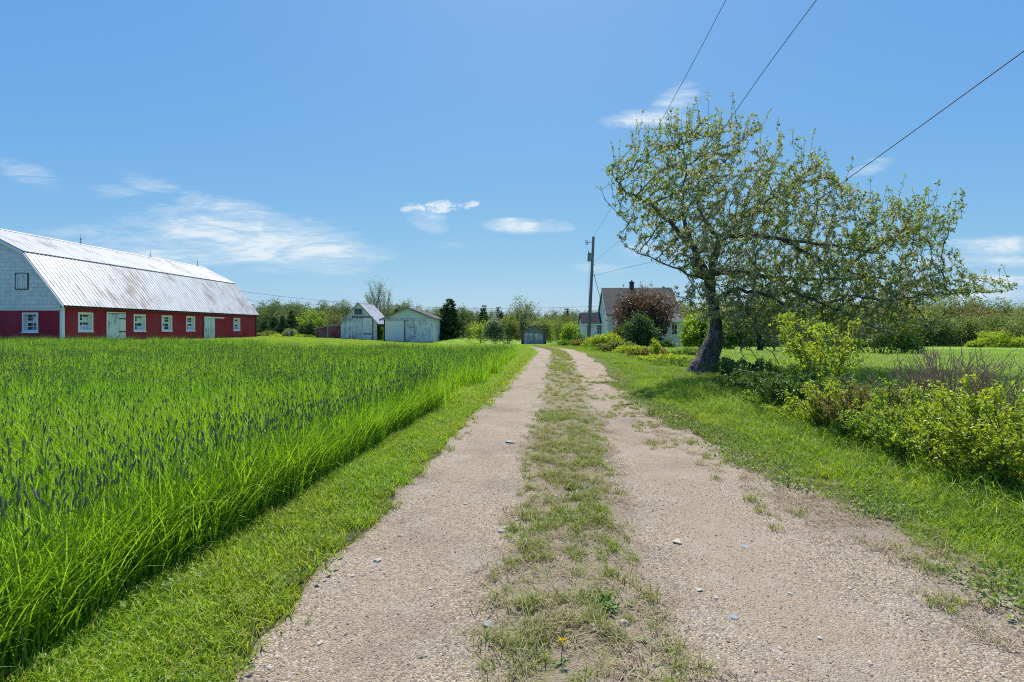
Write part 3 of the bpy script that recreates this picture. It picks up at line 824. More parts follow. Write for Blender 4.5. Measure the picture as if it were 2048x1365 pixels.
def window(parent, P, a, b, c, d, depth, seed=0, sill=True, blocks=True, trim=.10, muntins=(2, 2), label=None):
    """a recessed sash window: outer frame, sill, two sashes and the glass; children of one window part"""
    r = random.Random(seed)
    mb = MB()
    for (u0, u1, v0, v1) in ((a - trim, a, c - trim, d + trim), (b, b + trim, c - trim, d + trim), (a, b, d, d + trim), (a, b, c - trim, c)):
        pbox(mb, P, u0, u1, v0, v1, -.03, .02)
    w = mb.build('window', M['white_trim'], parent)
    if label: w['label'] = label
    mid = (c + d) / 2 + .04
    sm = MB()
    z = depth - .10
    for (v0, v1) in ((c, mid - .02), (mid + .02, d)):
        fr = .05
        pbox(sm, P, a + .003, a + fr, v0 + .003, v1, z, z + .05); pbox(sm, P, b - fr, b - .003, v0 + .003, v1, z, z + .05)
        pbox(sm, P, a + fr, b - fr, v0 + .003, v0 + fr, z, z + .05); pbox(sm, P, a + fr, b - fr, v1 - fr, v1 - .003, z, z + .05)
        for k in range(1, muntins[0]):
            uc = a + (b - a) * k / muntins[0]; pbox(sm, P, uc - .014, uc + .014, v0 + fr, v1 - fr, z + .004, z + .04)
        for k in range(1, muntins[1]):
            vc = v0 + (v1 - v0) * k / muntins[1]; pbox(sm, P, a + fr, b - fr, vc - .014, vc + .014, z + .002, z + .038)
    pbox(sm, P, a + .003, b - .003, mid - .018, mid + .018, z + .006, z + .06)
    sm.build('sash', M['white_trim'], w)
    gm = MB(); pbox(gm, P, a + .02, b - .02, c + .02, d - .02, z + .025, z + .032, 0)
    gm.build('pane', M['glass'], w)
    if blocks:
        bm_ = MB()
        for k in range(3):
            if r.random() < .75:
                uu = a + .06 + (b - a - .12) * (.5 if r.random() < .5 else 0); vv = (c if r.random() < .6 else mid) + .06
                pbox(bm_, P, uu, uu + (b - a - .12) * .48, vv, vv + (d - c) * (.18 + .12 * r.random()), z + .012, z + .02)
        if bm_.v: bm_.each('window_board', M['paper'], w)
    if sill:
        s2 = MB(); pbox(s2, P, a - trim - .03, b + trim + .03, c - trim - .06, c - trim - .002, -.08, .02); s2.build('sill', M['white_trim'], w)
    return w

def ribbed_slope(mb, x0, z0, x1, z1, y0, y1, pitch=.30, amp=.022, thick=.07, m=0, mu=1):
    """corrugated sheet from eave (x0,z0) to top (x1,z1), real ribs, on a deck"""
    L = math.hypot(x1 - x0, z1 - z0); nx_, nz_ = -(z1 - z0) / L, (x1 - x0) / L
    if nz_ < 0: nx_, nz_ = -nx_, -nz_
    ys = []; hs = []; y = y0
    while y < y1:
        for f, h in ((0, 0), (.12, 1), (.30, 1), (.42, 0), (.70, 0), (.74, .35), (.80, .35), (.84, 0)):
            if y + f * pitch < y1: ys.append(y + f * pitch); hs.append(h)
        y += pitch
    ys.append(y1); hs.append(0)
    prev = None
    for yy, h in zip(ys, hs):
        o = amp * h
        cur = ((x0 + nx_ * o, yy, z0 + nz_ * o), (x1 + nx_ * o, yy, z1 + nz_ * o))
        if prev: mb.poly([prev[0], cur[0], cur[1], prev[1]], m)
        prev = cur
    t = .006
    a = (x0 - nx_ * t, z0 - nz_ * t); b = (x1 - nx_ * t, z1 - nz_ * t)
    c = (x1 - nx_ * (t + thick), z1 - nz_ * (t + thick)); d = (x0 - nx_ * (t + thick), z0 - nz_ * (t + thick))
    mb.prism([a, b, c, d], 'y', y0 + .003, y1 - .003, mu)

RZB = -0.036     # all farm buildings stand square to one another

# ------------------------------------------------------------------ red barn
bx0, by0 = px_x(125, 32), 32.0
zg = g1(bx0 + 1, by0)
barn = thing('barn', 'long red barn with a rust-streaked white gambrel metal roof', 'barn', (bx0, by0, zg), RZB)
def Z(abs_z): return abs_z - zg
LEN = 22.6; WID = 11.7
EAVE, KNEE, RIDGE, SK = Z(3.02), Z(6.46), Z(8.23), Z(2.67)
Pside = lambda u, v, w: (0 - w, u, v)
Pgab = lambda u, v, w: (u, 0 + w, v)
wins = [(33.09, 34.14), (37.74, 38.82), (40.6, 41.7), (43.5, 44.55), (50.45, 51.5)]
opens = [(a - 32 + .10, b - 32 - .02, Z(1.42), Z(2.50)) for a, b in wins]
doors = [(3.4, 4.85), (13.85, 15.4)]
mb = MB(); wall_grid(mb, Pside, 0, LEN, -.4, EAVE, opens, .30)
mb.build('side_wall', [M['red_y'], M['white_trim']], barn)
gop = (-2.56, -1.70, Z(1.38), Z(2.44))
mb = MB(); wall_grid(mb, Pgab, -WID, 0, -.4, SK, [gop], .30)
mb.poly([(-WID, 0, -.4), (-WID, LEN, -.4), (-WID, LEN, EAVE), (-WID, 0, EAVE)])
mb.poly([(-WID, LEN, -.4), (0, LEN, -.4), (0, LEN, EAVE), (-WID, LEN, EAVE)])
mb.build('gable_base_wall', [M['red_x'], M['white_trim']], barn)
prof = [(.02, SK), (.02, EAVE - .1), (-2.43, KNEE - .14), (-WID / 2, RIDGE - .12), (-WID + 2.43, KNEE - .14), (-WID - .02, EAVE - .1), (-WID - .02, SK)]
mb = MB(); mb.prism(prof, 'y', -.05, .04); mb.prism([(p[0], p[1]) for p in prof], 'y', LEN - .04, LEN + .05)
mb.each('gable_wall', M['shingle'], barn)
mb = MB()
ex = .30
ribbed_slope(mb, ex, EAVE - .02, -2.43, KNEE, -.22, LEN + .2)
mb.build('lower_roof_slope', [M['roof_metal'], M['dark_trim']], barn); mb = MB()
ribbed_slope(mb, -WID - ex, EAVE - .02, -WID + 2.43, KNEE, -.22, LEN + .2)
mb.build('lower_roof_slope', [M['roof_metal'], M['dark_trim']], barn)
mb = MB()
ribbed_slope(mb, -2.34, KNEE - .0, -WID / 2, RIDGE, -.24, LEN + .22)
ribbed_slope(mb, -WID + 2.34, KNEE - .0, -WID / 2, RIDGE, -.24, LEN + .22)
mb.prism([(-WID / 2 - .16, RIDGE - .04), (-WID / 2, RIDGE + .045), (-WID / 2 + .16, RIDGE - .04), (-WID / 2, RIDGE + .03)], 'y', -.25, LEN + .23)
mb.build('upper_roof_slope', [M['roof_metal'], M['grey_trim']], barn)
mb = MB()
for pa, pb in (((ex, EAVE - .05), (-2.43, KNEE - .03)), ((-2.43, KNEE - .03), (-WID / 2, RIDGE - .03)), ((-WID - ex, EAVE - .05), (-WID + 2.43, KNEE - .03)), ((-WID + 2.43, KNEE - .03), (-WID / 2, RIDGE - .03))):
    for ya, yb in ((-.27, -.225),):
        mb.prism([pa, pb, (pb[0], pb[1] - .17), (pa[0], pa[1] - .17)], 'y', ya, yb)
mb.each('rake_board', M['white_trim'], barn)
mb = MB(); mb.box(.03, .24, -.2, LEN + .1, EAVE - .16, EAVE - .10); mb.box(.245, .28, -.2, LEN + .1, EAVE - .17, EAVE - .085)
mb.build('eave_board', M['dark_trim'], barn)
mb = MB(); mb.box(.004, .09, -.09, .06, -.3, EAVE - .17); mb.box(-.10, .003, -.085, -.055, -.3, SK - .03)
mb.build('corner_board', M['white_trim'], barn)
mb = MB(); mb.box(.004, .06, LEN - .1, LEN + .06, -.3, EAVE - .17); mb.build('corner_board', M['dark_trim'], barn)
for k, o in enumerate(opens): window(barn, Pside, *o, .30, k + 3)
window(barn, Pgab, *gop, .30, 2)
for k, (a, b) in enumerate(doors):
    mb = MB(); pbox(mb, Pside, a, b, -.25, Z(2.58), -.06, -.004)
    d = mb.build('door', M['boards_y'], barn)
    d['label'] = ('worn white hinged barn door', 'worn white sliding barn door hung on a rail')[k]
    hb = MB()
    if k == 0:
        for zz in (Z(1.25), Z(2.2)): pbox(hb, Pside, b - .5, b + .06, zz, zz + .07, -.085, -.062)
        hb.each('hinge', M['iron'], d)
    else:
        pbox(hb, Pside, a - .1, b + 1.35, Z(2.50), Z(2.62), -.13, -.075); hb.build('door_rail', M['white_trim'], d)
        h2 = MB(); pbox(h2, Pside, a + .2, a + .25, Z(1.2), Z(1.55), -.10, -.062); h2.build('handle', M['iron'], d)
    fb = MB()
    for (u0, u1) in ((a - .09, a - .004), (b + .004, b + .09)): pbox(fb, Pside, u0, u1, -.25, Z(2.62), -.05, -.003)
    if k == 0: pbox(fb, Pside, a - .09, b + .09, Z(2.625), Z(2.70), -.055, -.003)
    (fb.build if k == 0 else fb.each)('door_frame', M['white_trim'] if k == 0 else M['dark_trim'], d)
mb = MB(); pbox(mb, Pgab, -3.0, -2.25, Z(4.06), Z(5.03), -.10, -.052)
h = mb.build('hatch', M['boards_x'], barn)
fb = MB()
for (u0, u1, v0, v1) in ((-3.08, -3.005, Z(4.0), Z(5.08)), (-2.245, -2.19, Z(4.0), Z(5.08)), (-3.0, -2.25, Z(5.035), Z(5.08)), (-3.0, -2.25, Z(4.0), Z(4.055))):
    pbox(fb, Pgab, u0, u1, v0, v1, -.085, -.052)
fb.build('hatch_frame', M['iron'], h)
for d_ in (39.6, 46.9, 53.6):
    yy = d_ - 32; mb = MB(); mb.cyl((-WID / 2, yy, RIDGE), (-WID / 2, yy, RIDGE + .75), .018, .008, 6)
    mb.cyl((-WID / 2 - .14, yy, RIDGE), (-WID / 2, yy, RIDGE + .28), .012, .012, 5); mb.cyl((-WID / 2 + .14, yy, RIDGE), (-WID / 2, yy, RIDGE + .28), .012, .012, 5)
    mb.cyl((-WID / 2, yy, RIDGE + .36), (-WID / 2, yy, RIDGE + .44), .04, .04, 8)
    mb.build('lightning_rod', M['iron'], barn)
mb = MB(); mb.box(-WID + .02, -.02, .02, LEN - .02, -.5, -.32); mb.build('foundation', M['concrete'], barn)

# ------------------------------------------------------------------ white shed with a red lean-to
d = 54.0; sx = px_x(681.5, d); zg = g1(sx + 2, d + 1)
shed = thing('shed', 'worn white steep-gabled shed with a red lean-to on its side', 'shed', (sx, d, zg), RZB)
W_, L_ = 3.94, 4.9; ev, ap = Z(2.15), Z(4.25); xm = W_ / 2
prof = [(0, -.3), (W_, -.3), (W_, ev), (xm, ap), (0, ev)]
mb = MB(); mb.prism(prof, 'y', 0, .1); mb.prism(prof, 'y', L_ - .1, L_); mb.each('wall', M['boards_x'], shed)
mb = MB(); mb.box(0, .1, .1, L_ - .1, -.3, ev); mb.box(W_ - .1, W_, .1, L_ - .1, -.3, ev); mb.each('side_wall', M['boards_dark'], shed)
mb = MB()
sl = (ap - ev) / xm
ribbed_slope(mb, -.22, ev - .22 * sl + .10, xm, ap + .10, -.16, L_ + .16, .22, .016, .06)
ribbed_slope(mb, W_ + .22, ev - .22 * sl + .10, xm, ap + .10, -.16, L_ + .16, .22, .016, .06)
mb.build('roof', [M['roof_metal_s'], M['grey_trim']], shed)
mb = MB(); Pf = lambda u, v, w: (u, w, v)
dx = lambda px: px_x(px, d) - sx
pbox(mb, Pf, dx(706), dx(726), -.1, Z(1.5 + 22 * .054), -.05, -.003); d1 = mb.build('door', M['boards_x'], shed)
mb = MB(); pbox(mb, Pf, dx(726.3), dx(745.5), -.1, Z(1.5 + 22 * .054), -.052, -.003); d2 = mb.build('door', M['boards_clean'], shed); d2['label'] = 'right hand leaf of the double door with fresher paint'
mb = MB(); pbox(mb, Pf, dx(727), dx(745), Z(.9), Z(1.0), -.075, -.053); pbox(mb, Pf, dx(743), dx(744), Z(.2), Z(.5), -.075, -.053); mb.build('latch', M['iron'], d2)
mb = MB(); pbox(mb, Pf, dx(704), dx(747), Z(2.72), Z(2.82), -.10, -.004); pbox(mb, Pf, dx(745.7), dx(747), -.2, Z(2.70), -.06, -.004); mb.build('door_rail', M['dark_trim'], shed)
mb = MB(); pbox(mb, Pf, dx(682), dx(704), Z(2.42), Z(2.56), -.06, -.004); mb.build('batten', M['grey_trim'], shed)
mb = MB(); pbox(mb, Pf, dx(709), dx(725), Z(3.0), Z(3.68), -.03, -.003); w = mb.build('window', M['grey_trim'], shed)
mb = MB(); pbox(mb, Pf, dx(710), dx(716.6), Z(3.05), Z(3.63), -.045, -.031); pbox(mb, Pf, dx(717.2), dx(724), Z(3.05), Z(3.63), -.045, -.031); mb.each('window_board', M['boards_dark'], w)
# lean-to, part of the shed
lx = dx(628.5); z0, z1 = Z(1.45), Z(1.98)
mb = MB(); mb.prism([(lx, -.3), (-.003, -.3), (-.003, z1), (lx, z0)], 'y', .15, .22)
mb.prism([(lx, -.3), (-.003, -.3), (-.003, z1), (lx, z0)], 'y', 3.6, 3.7); mb.box(lx, lx + .08, .22, 3.6, -.3, z0)
lt = mb.build('lean_to', M['boards_red'], shed)
mb = MB(); pbox(mb, lambda u, v, w: (u, .15 + w, v), dx(655.5), dx(680), -.1, Z(1.78), -.05, -.003); mb.build('lean_to_door', M['boards_red'], lt)
mb = MB(); pbox(mb, lambda u, v, w: (u, .15 + w, v), dx(653.5), dx(655.3), -.1, Z(1.72), -.06, -.003); pbox(mb, lambda u, v, w: (u, .15 + w, v), dx(655.4), dx(681), Z(1.8), Z(1.9), -.06, -.003); mb.build('door_post', M['grey_trim'], lt)
s_ = (z1 - z0) / (0 - lx)
mb = MB(); mb.prism([(lx - .2, z0 - .2 * s_ + .02), (-.004, z1 + .02), (-.004, z1 + .10), (lx - .2, z0 - .2 * s_ + .10)], 'y', .0, 3.8); mb.build('lean_to_roof', M['grey_trim'], lt)

# ------------------------------------------------------------------ low white garage with two sliding doors
d = 52.0; sx = px_x(769, d); zg = g1(sx + 2.5, d + 1)
gar = thing('garage', 'low white garage with two big sliding doors and a shallow gable roof', 'garage', (sx, d, zg), RZB)
W_, L_ = 5.08, 5.6; ev, ap = Z(2.56), Z(3.62); xm = 2.42
prof = [(0, -.3), (W_, -.3), (W_, ev), (0, ev)]
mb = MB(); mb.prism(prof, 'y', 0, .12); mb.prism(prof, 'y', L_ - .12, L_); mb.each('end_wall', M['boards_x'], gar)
mb = MB(); mb.box(0, .12, .12, L_ - .12, -.3, ev); mb.box(W_ - .12, W_, .12, L_ - .12, -.3, ev); mb.each('side_wall', M['block'], gar)
g = [(0, ev + .003), (W_, ev + .003), (xm, ap)]
mb = MB(); mb.prism(g, 'y', -.02, .1); mb.prism(g, 'y', L_ - .1, L_); mb.each('gable', M['boards_gable'], gar)
mb = MB()
s1 = (ap - ev) / xm; s2 = (ap - ev) / (W_ - xm)
mb.prism([(-.5, ev - .5 * s1 + .05), (xm, ap + .05), (xm, ap + .13), (-.5, ev - .5 * s1 + .13)], 'y', -.25, L_ + .2)
mb.prism([(W_ + .3, ev - .3 * s2 + .05), (xm + .003, ap + .05), (xm + .003, ap + .13), (W_ + .3, ev - .3 * s2 + .13)], 'y', -.25, L_ + .2)
mb.build('roof', M['roof_dark'], gar)
mb = MB(); mb.prism([(-.5, ev - .5 * s1 - .06), (xm, ap - .06), (xm, ap + .045), (-.5, ev - .5 * s1 + .045)], 'y', -.25, -.21); mb.prism([(W_ + .3, ev - .3 * s2 - .06), (xm, ap - .06), (xm, ap + .045), (W_ + .3, ev - .3 * s2 + .045)], 'y', -.252, -.212); mb.build('rake_board', M['grey_trim'], gar)
dx = lambda px: px_x(px, d) - sx
mb = MB(); pbox(mb, Pf, dx(770.5), dx(809), -.1, Z(2.36), -.07, -.004); d1 = mb.build('door', M['boards_clean'], gar); d1['label'] = 'left sliding door with smooth paint'
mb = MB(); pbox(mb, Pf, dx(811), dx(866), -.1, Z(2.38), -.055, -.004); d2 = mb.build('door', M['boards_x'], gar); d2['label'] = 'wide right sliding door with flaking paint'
mb = MB(); pbox(mb, Pf, dx(818), dx(832), Z(1.62), Z(1.67), -.075, -.058); mb.build('handle', M['grey_trim'], d2)
mb = MB(); pbox(mb, Pf, dx(809.2), dx(810.6), -.1, Z(2.42), -.11, -.004); mb.build('door_post', M['boards_red'], gar)
mb = MB(); pbox(mb, Pf, -.45, W_ + .02, Z(2.42), Z(2.56), -.13, -.004); mb.build('door_rail', M['boards_x'], gar)
mb = MB(); pbox(mb, Pf, -.05, dx(770.3), -.1, Z(2.41), -.08, -.004); mb.build('corner_board', M['dark_trim'], gar)

# ------------------------------------------------------------------ small weathered shed at the end of the driveway
d = 70.0; sx = px_x(1042.5, d); zg = g1(sx + 1.7, d + 1) - .05
gs = thing('end_shed', 'small grey weathered shed with blue-grey double doors closing the driveway', 'shed', (sx, d, zg), RZB)
W_, L_ = 3.5, 5.2; ev, ap = Z(1.5 - 7.2 * .07), Z(1.5 + 6.0 * .07); xm = W_ / 2
dx = lambda px: px_x(px, d) - sx
prof = [(0, -.3), (W_, -.3), (W_, ev), (0, ev)]
mb = MB(); mb.prism(prof, 'y', 0, .1); mb.prism(prof, 'y', L_ - .1, L_); mb.box(0, .1, .1, L_ - .1, -.3, ev); mb.box(W_ - .1, W_, .1, L_ - .1, -.3, ev); mb.each('wall', M['boards_dark'], gs)
mb = MB(); mb.prism([(-.1, ev + .003), (W_ + .1, ev + .003), (xm, ap)], 'y', -.12, .05); mb.prism([(-.1, ev + .003), (W_ + .1, ev + .003), (xm, ap)], 'y', L_ - .05, L_); mb.each('gable', M['shed_shingle'], gs)
s1 = (ap - ev) / xm
mb = MB(); mb.prism([(-.32, ev - .32 * s1 + .04), (xm, ap + .04), (xm, ap + .11), (-.32, ev - .32 * s1 + .11)], 'y', -.22, L_ + .2); mb.prism([(W_ + .32, ev - .32 * s1 + .04), (xm + .003, ap + .04), (xm + .003, ap + .11), (W_ + .32, ev - .32 * s1 + .11)], 'y', -.22, L_ + .2); mb.build('roof', M['roof_dark'], gs)
for a, b in ((1048, 1067), (1067.3, 1086.5)):
    mb = MB(); pbox(mb, Pf, dx(a), dx(b), -.02, Z(1.5 - 7.6 * .07), -.05, -.004); dd = mb.build('door', M['boards_grey'], gs)
    if a < 1060:
        mb = MB(); pbox(mb, Pf, dx(1065.5), dx(1066.6), Z(.15), Z(.4), -.07, -.053); mb.build('handle', M['iron'], dd)

# ------------------------------------------------------------------ farmhouse
d = 46.0; sx = px_x(1215, d); zg = g1(sx + 3, d + 2)
house = thing('farmhouse', 'white storey-and-a-half farmhouse with grey shingle roof behind the plum bush', 'house', (sx, d, zg), RZB)
W_, L_ = 6.5, 5.7; ev, rd = Z(2.92), Z(5.36); ym = L_ / 2
Pl = lambda u, v, w: (w, u, v)
mb = MB()
gw = (1.9, 2.5, Z(3.2), Z(4.1))
wall_grid(mb, Pl, 0, L_, -.4, ev, [], .1)
mb.box(.003, W_, 0, .1, -.4, ev); mb.box(.003, W_, L_ - .1, L_, -.4, ev); mb.box(W_ - .1, W_ - .003, .1, L_ - .1, -.4, ev)
mb.prism([(0, ev + .002), (L_, ev + .002), (ym, rd - .02)], 'x', .0, .1); mb.prism([(0, ev + .002), (L_, ev + .002), (ym, rd - .02)], 'x', W_ - .1, W_)
mb.build('wall', M['clap_white'], house)
sr_ = (rd - ev) / ym
mb = MB()
mb.prism([(-.28, ev - .28 * sr_ + .04), (ym, rd + .04), (ym, rd + .14), (-.28, ev - .28 * sr_ + .14)], 'x', -.16, W_ + .16)
mb.prism([(L_ + .28, ev - .28 * sr_ + .04), (ym + .003, rd + .04), (ym + .003, rd + .14), (L_ + .28, ev - .28 * sr_ + .14)], 'x', -.16, W_ + .16)
rf = mb.build('roof', M['asphalt_grey'], house)
mb = MB(); mb.prism([(-.28, ev - .28 * sr_ - .10), (ym, rd - .10), (ym, rd + .035), (-.28, ev - .28 * sr_ + .035)], 'x', -.17, -.13); mb.prism([(L_ + .28, ev - .28 * sr_ - .10), (ym, rd - .10), (ym, rd + .035), (L_ + .28, ev - .28 * sr_ + .035)], 'x', -.171, -.131); mb.each('rake_board', M['white_trim'], rf)
cxx = px_x(1261, 48.8) - sx
mb = MB(); mb.box(cxx - .19, cxx + .19, ym - .19, ym + .19, rd - .25, rd + .62); mb.box(cxx - .23, cxx + .23, ym - .23, ym + .23, rd + .62, rd + .70); mb.cyl((cxx, ym, rd + .70), (cxx, ym, rd + .86), .09, .08, 10); mb.build('chimney', M['brick'], rf)
w = MB(); pbox(w, Pl, 1.6, 2.2, Z(3.0), Z(3.9), -.03, -.003); wf = w.build('window', M['white_trim'], house)
w = MB(); pbox(w, Pl, 1.68, 2.12, Z(3.08), Z(3.82), -.036, -.031); w.build('pane', M['glass'], wf)
# enclosed sun porch on the front
px0, px1, pf = 1.6, 6.25, -1.95
Pp = lambda u, v, w: (u, pf + w, v)
pw = [(px_x(a, 44.05) - sx, px_x(b, 44.05) - sx, Z(1.03), Z(1.86)) for a, b in ((1325.5, 1334.5), (1344, 1354))] + [(2.2, 2.7, Z(1.03), Z(1.86)), (3.2, 3.7, Z(1.03), Z(1.86))]
mb = MB(); wall_grid(mb, Pp, px0, px1, -.4, Z(2.14), pw, .10)
mb.box(px1 - .08, px1 - .003, pf + .003, -.003, -.4, Z(2.14)); mb.box(px0 + .003, px0 + .08, pf + .003, -.003, -.4, Z(2.14))
porch = mb.build('sun_porch', [M['clap_cream'], M['white_trim']], house)
for o in pw:
    a, b, c, e = o; fm = MB()
    for (u0, u1, v0, v1) in ((a - .06, a, c - .06, e + .06), (b, b + .06, c - .06, e + .06), (a, b, e, e + .06), (a, b, c - .06, c)): pbox(fm, Pp, u0, u1, v0, v1, -.02, .01)
    uc = (a + b) / 2; vc = (c + e) / 2
    pbox(fm, Pp, uc - .012, uc + .012, c, e, .05, .07); pbox(fm, Pp, a, uc - .012, vc - .012, vc + .012, .05, .07); pbox(fm, Pp, uc + .012, b, vc - .012, vc + .012, .05, .07)
    pbox(fm, Pp, a + .004, b - .004, c + .004, e - .004, .076, .082, 1)
    fm.build('window', [M['white_trim'], M['glass']], porch)
mb = MB(); mb.prism([(pf - .25, Z(2.12)), (-.285, Z(2.78)), (-.285, Z(2.88)), (pf - .25, Z(2.24))], 'x', px0 - .2, px1 + .2); mb.build('porch_roof', M['asphalt_grey'], porch)
mb = MB(); mb.box(px0 - .2, px1 + .2, pf - .29, pf - .255, Z(2.08), Z(2.24)); mb.build('fascia', M['white_trim'], porch)
# small side wing at the back left
wx0, wx1 = px_x(1157.5, 50.2) - sx + .12, -.004; wy0, wy1 = 3.7, 6.3
wev, wrd = Z(2.06), Z(3.05); wm = (wy0 + wy1) / 2
mb = MB(); mb.box(wx0, wx1, wy0, wy1, -.4, wev); mb.prism([(wy0, wev + .002), (wy1, wev + .002), (wm, wrd - .02)], 'x', wx0, wx1)
wing = mb.build('side_wing', M['clap_white'], house)
ss = (wrd - wev) / (wm - wy0)
mb = MB(); mb.prism([(wy0 - .15, wev - .15 * ss + .03), (wm, wrd + .03), (wm, wrd + .11), (wy0 - .15, wev - .15 * ss + .11)], 'x', wx0 - .1, wx1); mb.prism([(wy1 + .15, wev - .15 * ss + .03), (wm + .003, wrd + .03), (wm + .003, wrd + .11), (wy1 + .15, wev - .15 * ss + .11)], 'x', wx0 - .1, wx1); mb.build('wing_roof', M['asphalt_dark'], wing)
mb = MB(); mb.box(wx0 - .1, wx1, wy0 - .18, wy0 - .155, wev - .20, wev - .05); mb.build('fascia', M['white_trim'], wing)
Pw = lambda u, v, w: (u, wy0 + w, v)
for a, b, c, e in ((1169, 1174, -.2, 1.80), (1189.5, 1197, 1.02, 1.82)):
    a_, b_ = px_x(a, 49.7) - sx + .12, px_x(b, 49.7) - sx + .12
    fm = MB(); pbox(fm, Pw, a_ - .06, b_ + .06, Z(c) - .06, Z(e) + .06, -.03, -.003)
    f_ = fm.build('window' if c > 0 else 'door', M['white_trim'], wing)
    pm = MB(); pbox(pm, Pw, a_, b_, Z(c), Z(e), -.036, -.031, 0); pm.build('pane', M['glass'], f_)
    if c > 0:
        q = MB(); pbox(q, Pw, (a_ + b_) / 2 - .012, (a_ + b_) / 2 + .012, Z(c), Z(e), -.046, -.037)
        for t in (.25, .5, .75): pbox(q, Pw, a_, b_, Z(c) + (e - c) * t - .012, Z(c) + (e - c) * t + .012, -.048, -.0375)
        q.build('sash', M['white_trim'], f_)

# ------------------------------------------------------------------ utility pole and wires
d = 45.0
pb = Vector((px_x(1176.5, d), d, g1(px_x(1176.5, d), d) - .05)); pt = Vector((px_x(1187, d), d, px_z(474, d)))
M['pole'] = plain('weathered_pole_wood', (.20, .185, .165), .9, .35, 10, bmp=.4, stretch=(1, 1, .1))
M['steel'] = plain('galvanised_steel', (.24, .25, .26), .5, .2, 8, .6)
M['porcelain'] = plain('brown_porcelain', (.10, .06, .05), .3, .2, 6)
M['wire'] = plain('black_cable', (.018, .018, .020), .6, .2, 4, bmp=0)
pole = thing('utility_pole', 'grey leaning wooden utility pole with a small transformer near the house', 'utility pole', pb)
def onp(t, dx=0, dy=0, dz=0): return tuple(pb.lerp(pt, t) - pb + Vector((dx, dy, dz)))
mb = MB(); mb.cyl(onp(0), onp(.5), .165, .14, 14); mb.cyl(onp(.5), onp(1), .14, .112, 14); mb.build('post', M['pole'], pole)
H = pt.z - pb.z
def tz(py): return (px_z(py, d) - pb.z) / H
t1 = tz(485)
mb = MB(); mb.cyl(onp(t1, -.1), onp(t1, -.62), .028, .028, 8); mb.cyl(onp(t1, -.3, 0, 0), onp(t1, -.3, 0, .16), .03, .02, 8); mb.build('bracket', M['steel'], pole)
mb = MB(); mb.cyl(onp(t1, -.66, 0, .16), onp(t1, -.66, 0, -.16), .032, .032, 8); mb.cyl(onp(t1, -.52, 0, .10), onp(t1, -.52, 0, -.20), .03, .03, 8); mb.cyl(onp(t1, -.70, 0, .17), onp(t1, -.50, 0, .19), .018, .018, 6); mb.cyl(onp(t1, -.67, 0, -.17), onp(t1, -.50, 0, -.21), .018, .018, 6); mb.build('fuse_cutout', M['porcelain'], pole)
t2 = tz(523); t3 = tz(507)
mb = MB(); mb.cyl(onp(t2, -.30), onp(t3, -.30), .15, .15, 18); mb.cyl(onp(t3, -.30), onp(t3, -.30, 0, .05), .16, .12, 18); mb.cyl(onp(t2, -.30, 0, .18), onp(t2, -.30, 0, .22), .158, .158, 18)
tr = mb.build('transformer', M['steel'], pole)
mb = MB(); mb.cyl(onp(t3, -.36, 0, .05), onp(t3, -.38, 0, .24), .035, .022, 8); mb.build('bushing', M['porcelain'], tr)
mb = MB(); mb.cyl(onp(t3, -.16, 0, -.1), onp(t3, -.08, 0, -.1), .05, .05, 6); mb.cyl(onp(t2, -.16, 0, .1), onp(t2, -.08, 0, .1), .05, .05, 6); mb.each('mount', M['steel'], tr)
lead = [onp(t1, -.66, 0, -.17), onp(t1, -.60, 0, -.45), onp(t1, -.46, 0, -.65), onp(t3, -.38, 0, .25)]
v, q, a = tubes([(np.array(lead), np.full(4, .008)), (np.array([onp(t2, -.28, 0, 0), onp(.62, -.24), onp(.5, -.19), onp(.3, -.185)]), np.full(4, .009))], 4)
add('lead_wire', mesh_np('lead_wire', v, q, M['wire']), pole)
for zz in (tz(530), tz(552)):
    mb = MB(); mb.cyl(onp(zz, .10, -.02), onp(zz, .24, -.02), .035, .03, 8); mb.build('insulator', M['porcelain'], pole)

def wire(pts, label, r=.011, sag=0, name='power_line'):
    pts = [Vector(p) for p in pts]
    if len(pts) == 2:
        A, B = pts; P = [tuple(A.lerp(B, t) - Vector((0, 0, 4 * sag * t * (1 - t)))) for t in np.linspace(0, 1, 40)]
    else:   # Catmull-Rom through the points
        q = [2 * pts[0] - pts[1]] + pts + [2 * pts[-1] - pts[-2]]; P = []
        for k in range(1, len(q) - 2):
            for t in np.linspace(0, 1, 14, endpoint=k == len(q) - 3):
                P.append(tuple(.5 * ((2 * q[k]) + (q[k + 1] - q[k - 1]) * t + (2 * q[k - 1] - 5 * q[k] + 4 * q[k + 1] - q[k + 2]) * t ** 2 + (3 * q[k] - q[k - 1] - 3 * q[k + 1] + q[k + 2]) * t ** 3)))
    P = np.array(P); o0 = P[0].copy(); v, q_, a = tubes([(P - o0, np.full(len(P), r))], 5)
    o = add(name, mesh_np(name, v, q_, M['wire'], smooth=True), None, tuple(o0))
    return tag(o, label, 'power line')
def along(y, px, py): return (px_x(px, y), y, px_z(py, y))
wire([tuple(pt), along(22, 1252, 365), along(12.2, 1452, 0), (3.6, -6, 9.9)], 'thin overhead wire running from the very top of the pole', .0075)
wire([along(45, 1187.5, 525), along(20, 1330, 400), along(9, 1633, 0), (4.2, -8, 8.2)], 'middle overhead wire slanting up from below the transformer', .0075)
A_ = Vector(along(48.8, 1345, 597)); B_ = Vector(along(7.6, 2052, 68)); wire([tuple(A_), tuple(A_.lerp(B_, 1.28))], 'thick low cable sweeping up from the house past the right side of the apple tree', .0095, .35)
wire([along(45, 1187, 552), along(34, 1303, 525), along(17.5, 1425, 520)], 'old slack wire strung from the pole into the apple tree', .010)
wire([along(54.4, 478, 582.5), along(49.5, 1200, 612.5)], 'long slack wire from the barn gable to the farmhouse', .013, .87)
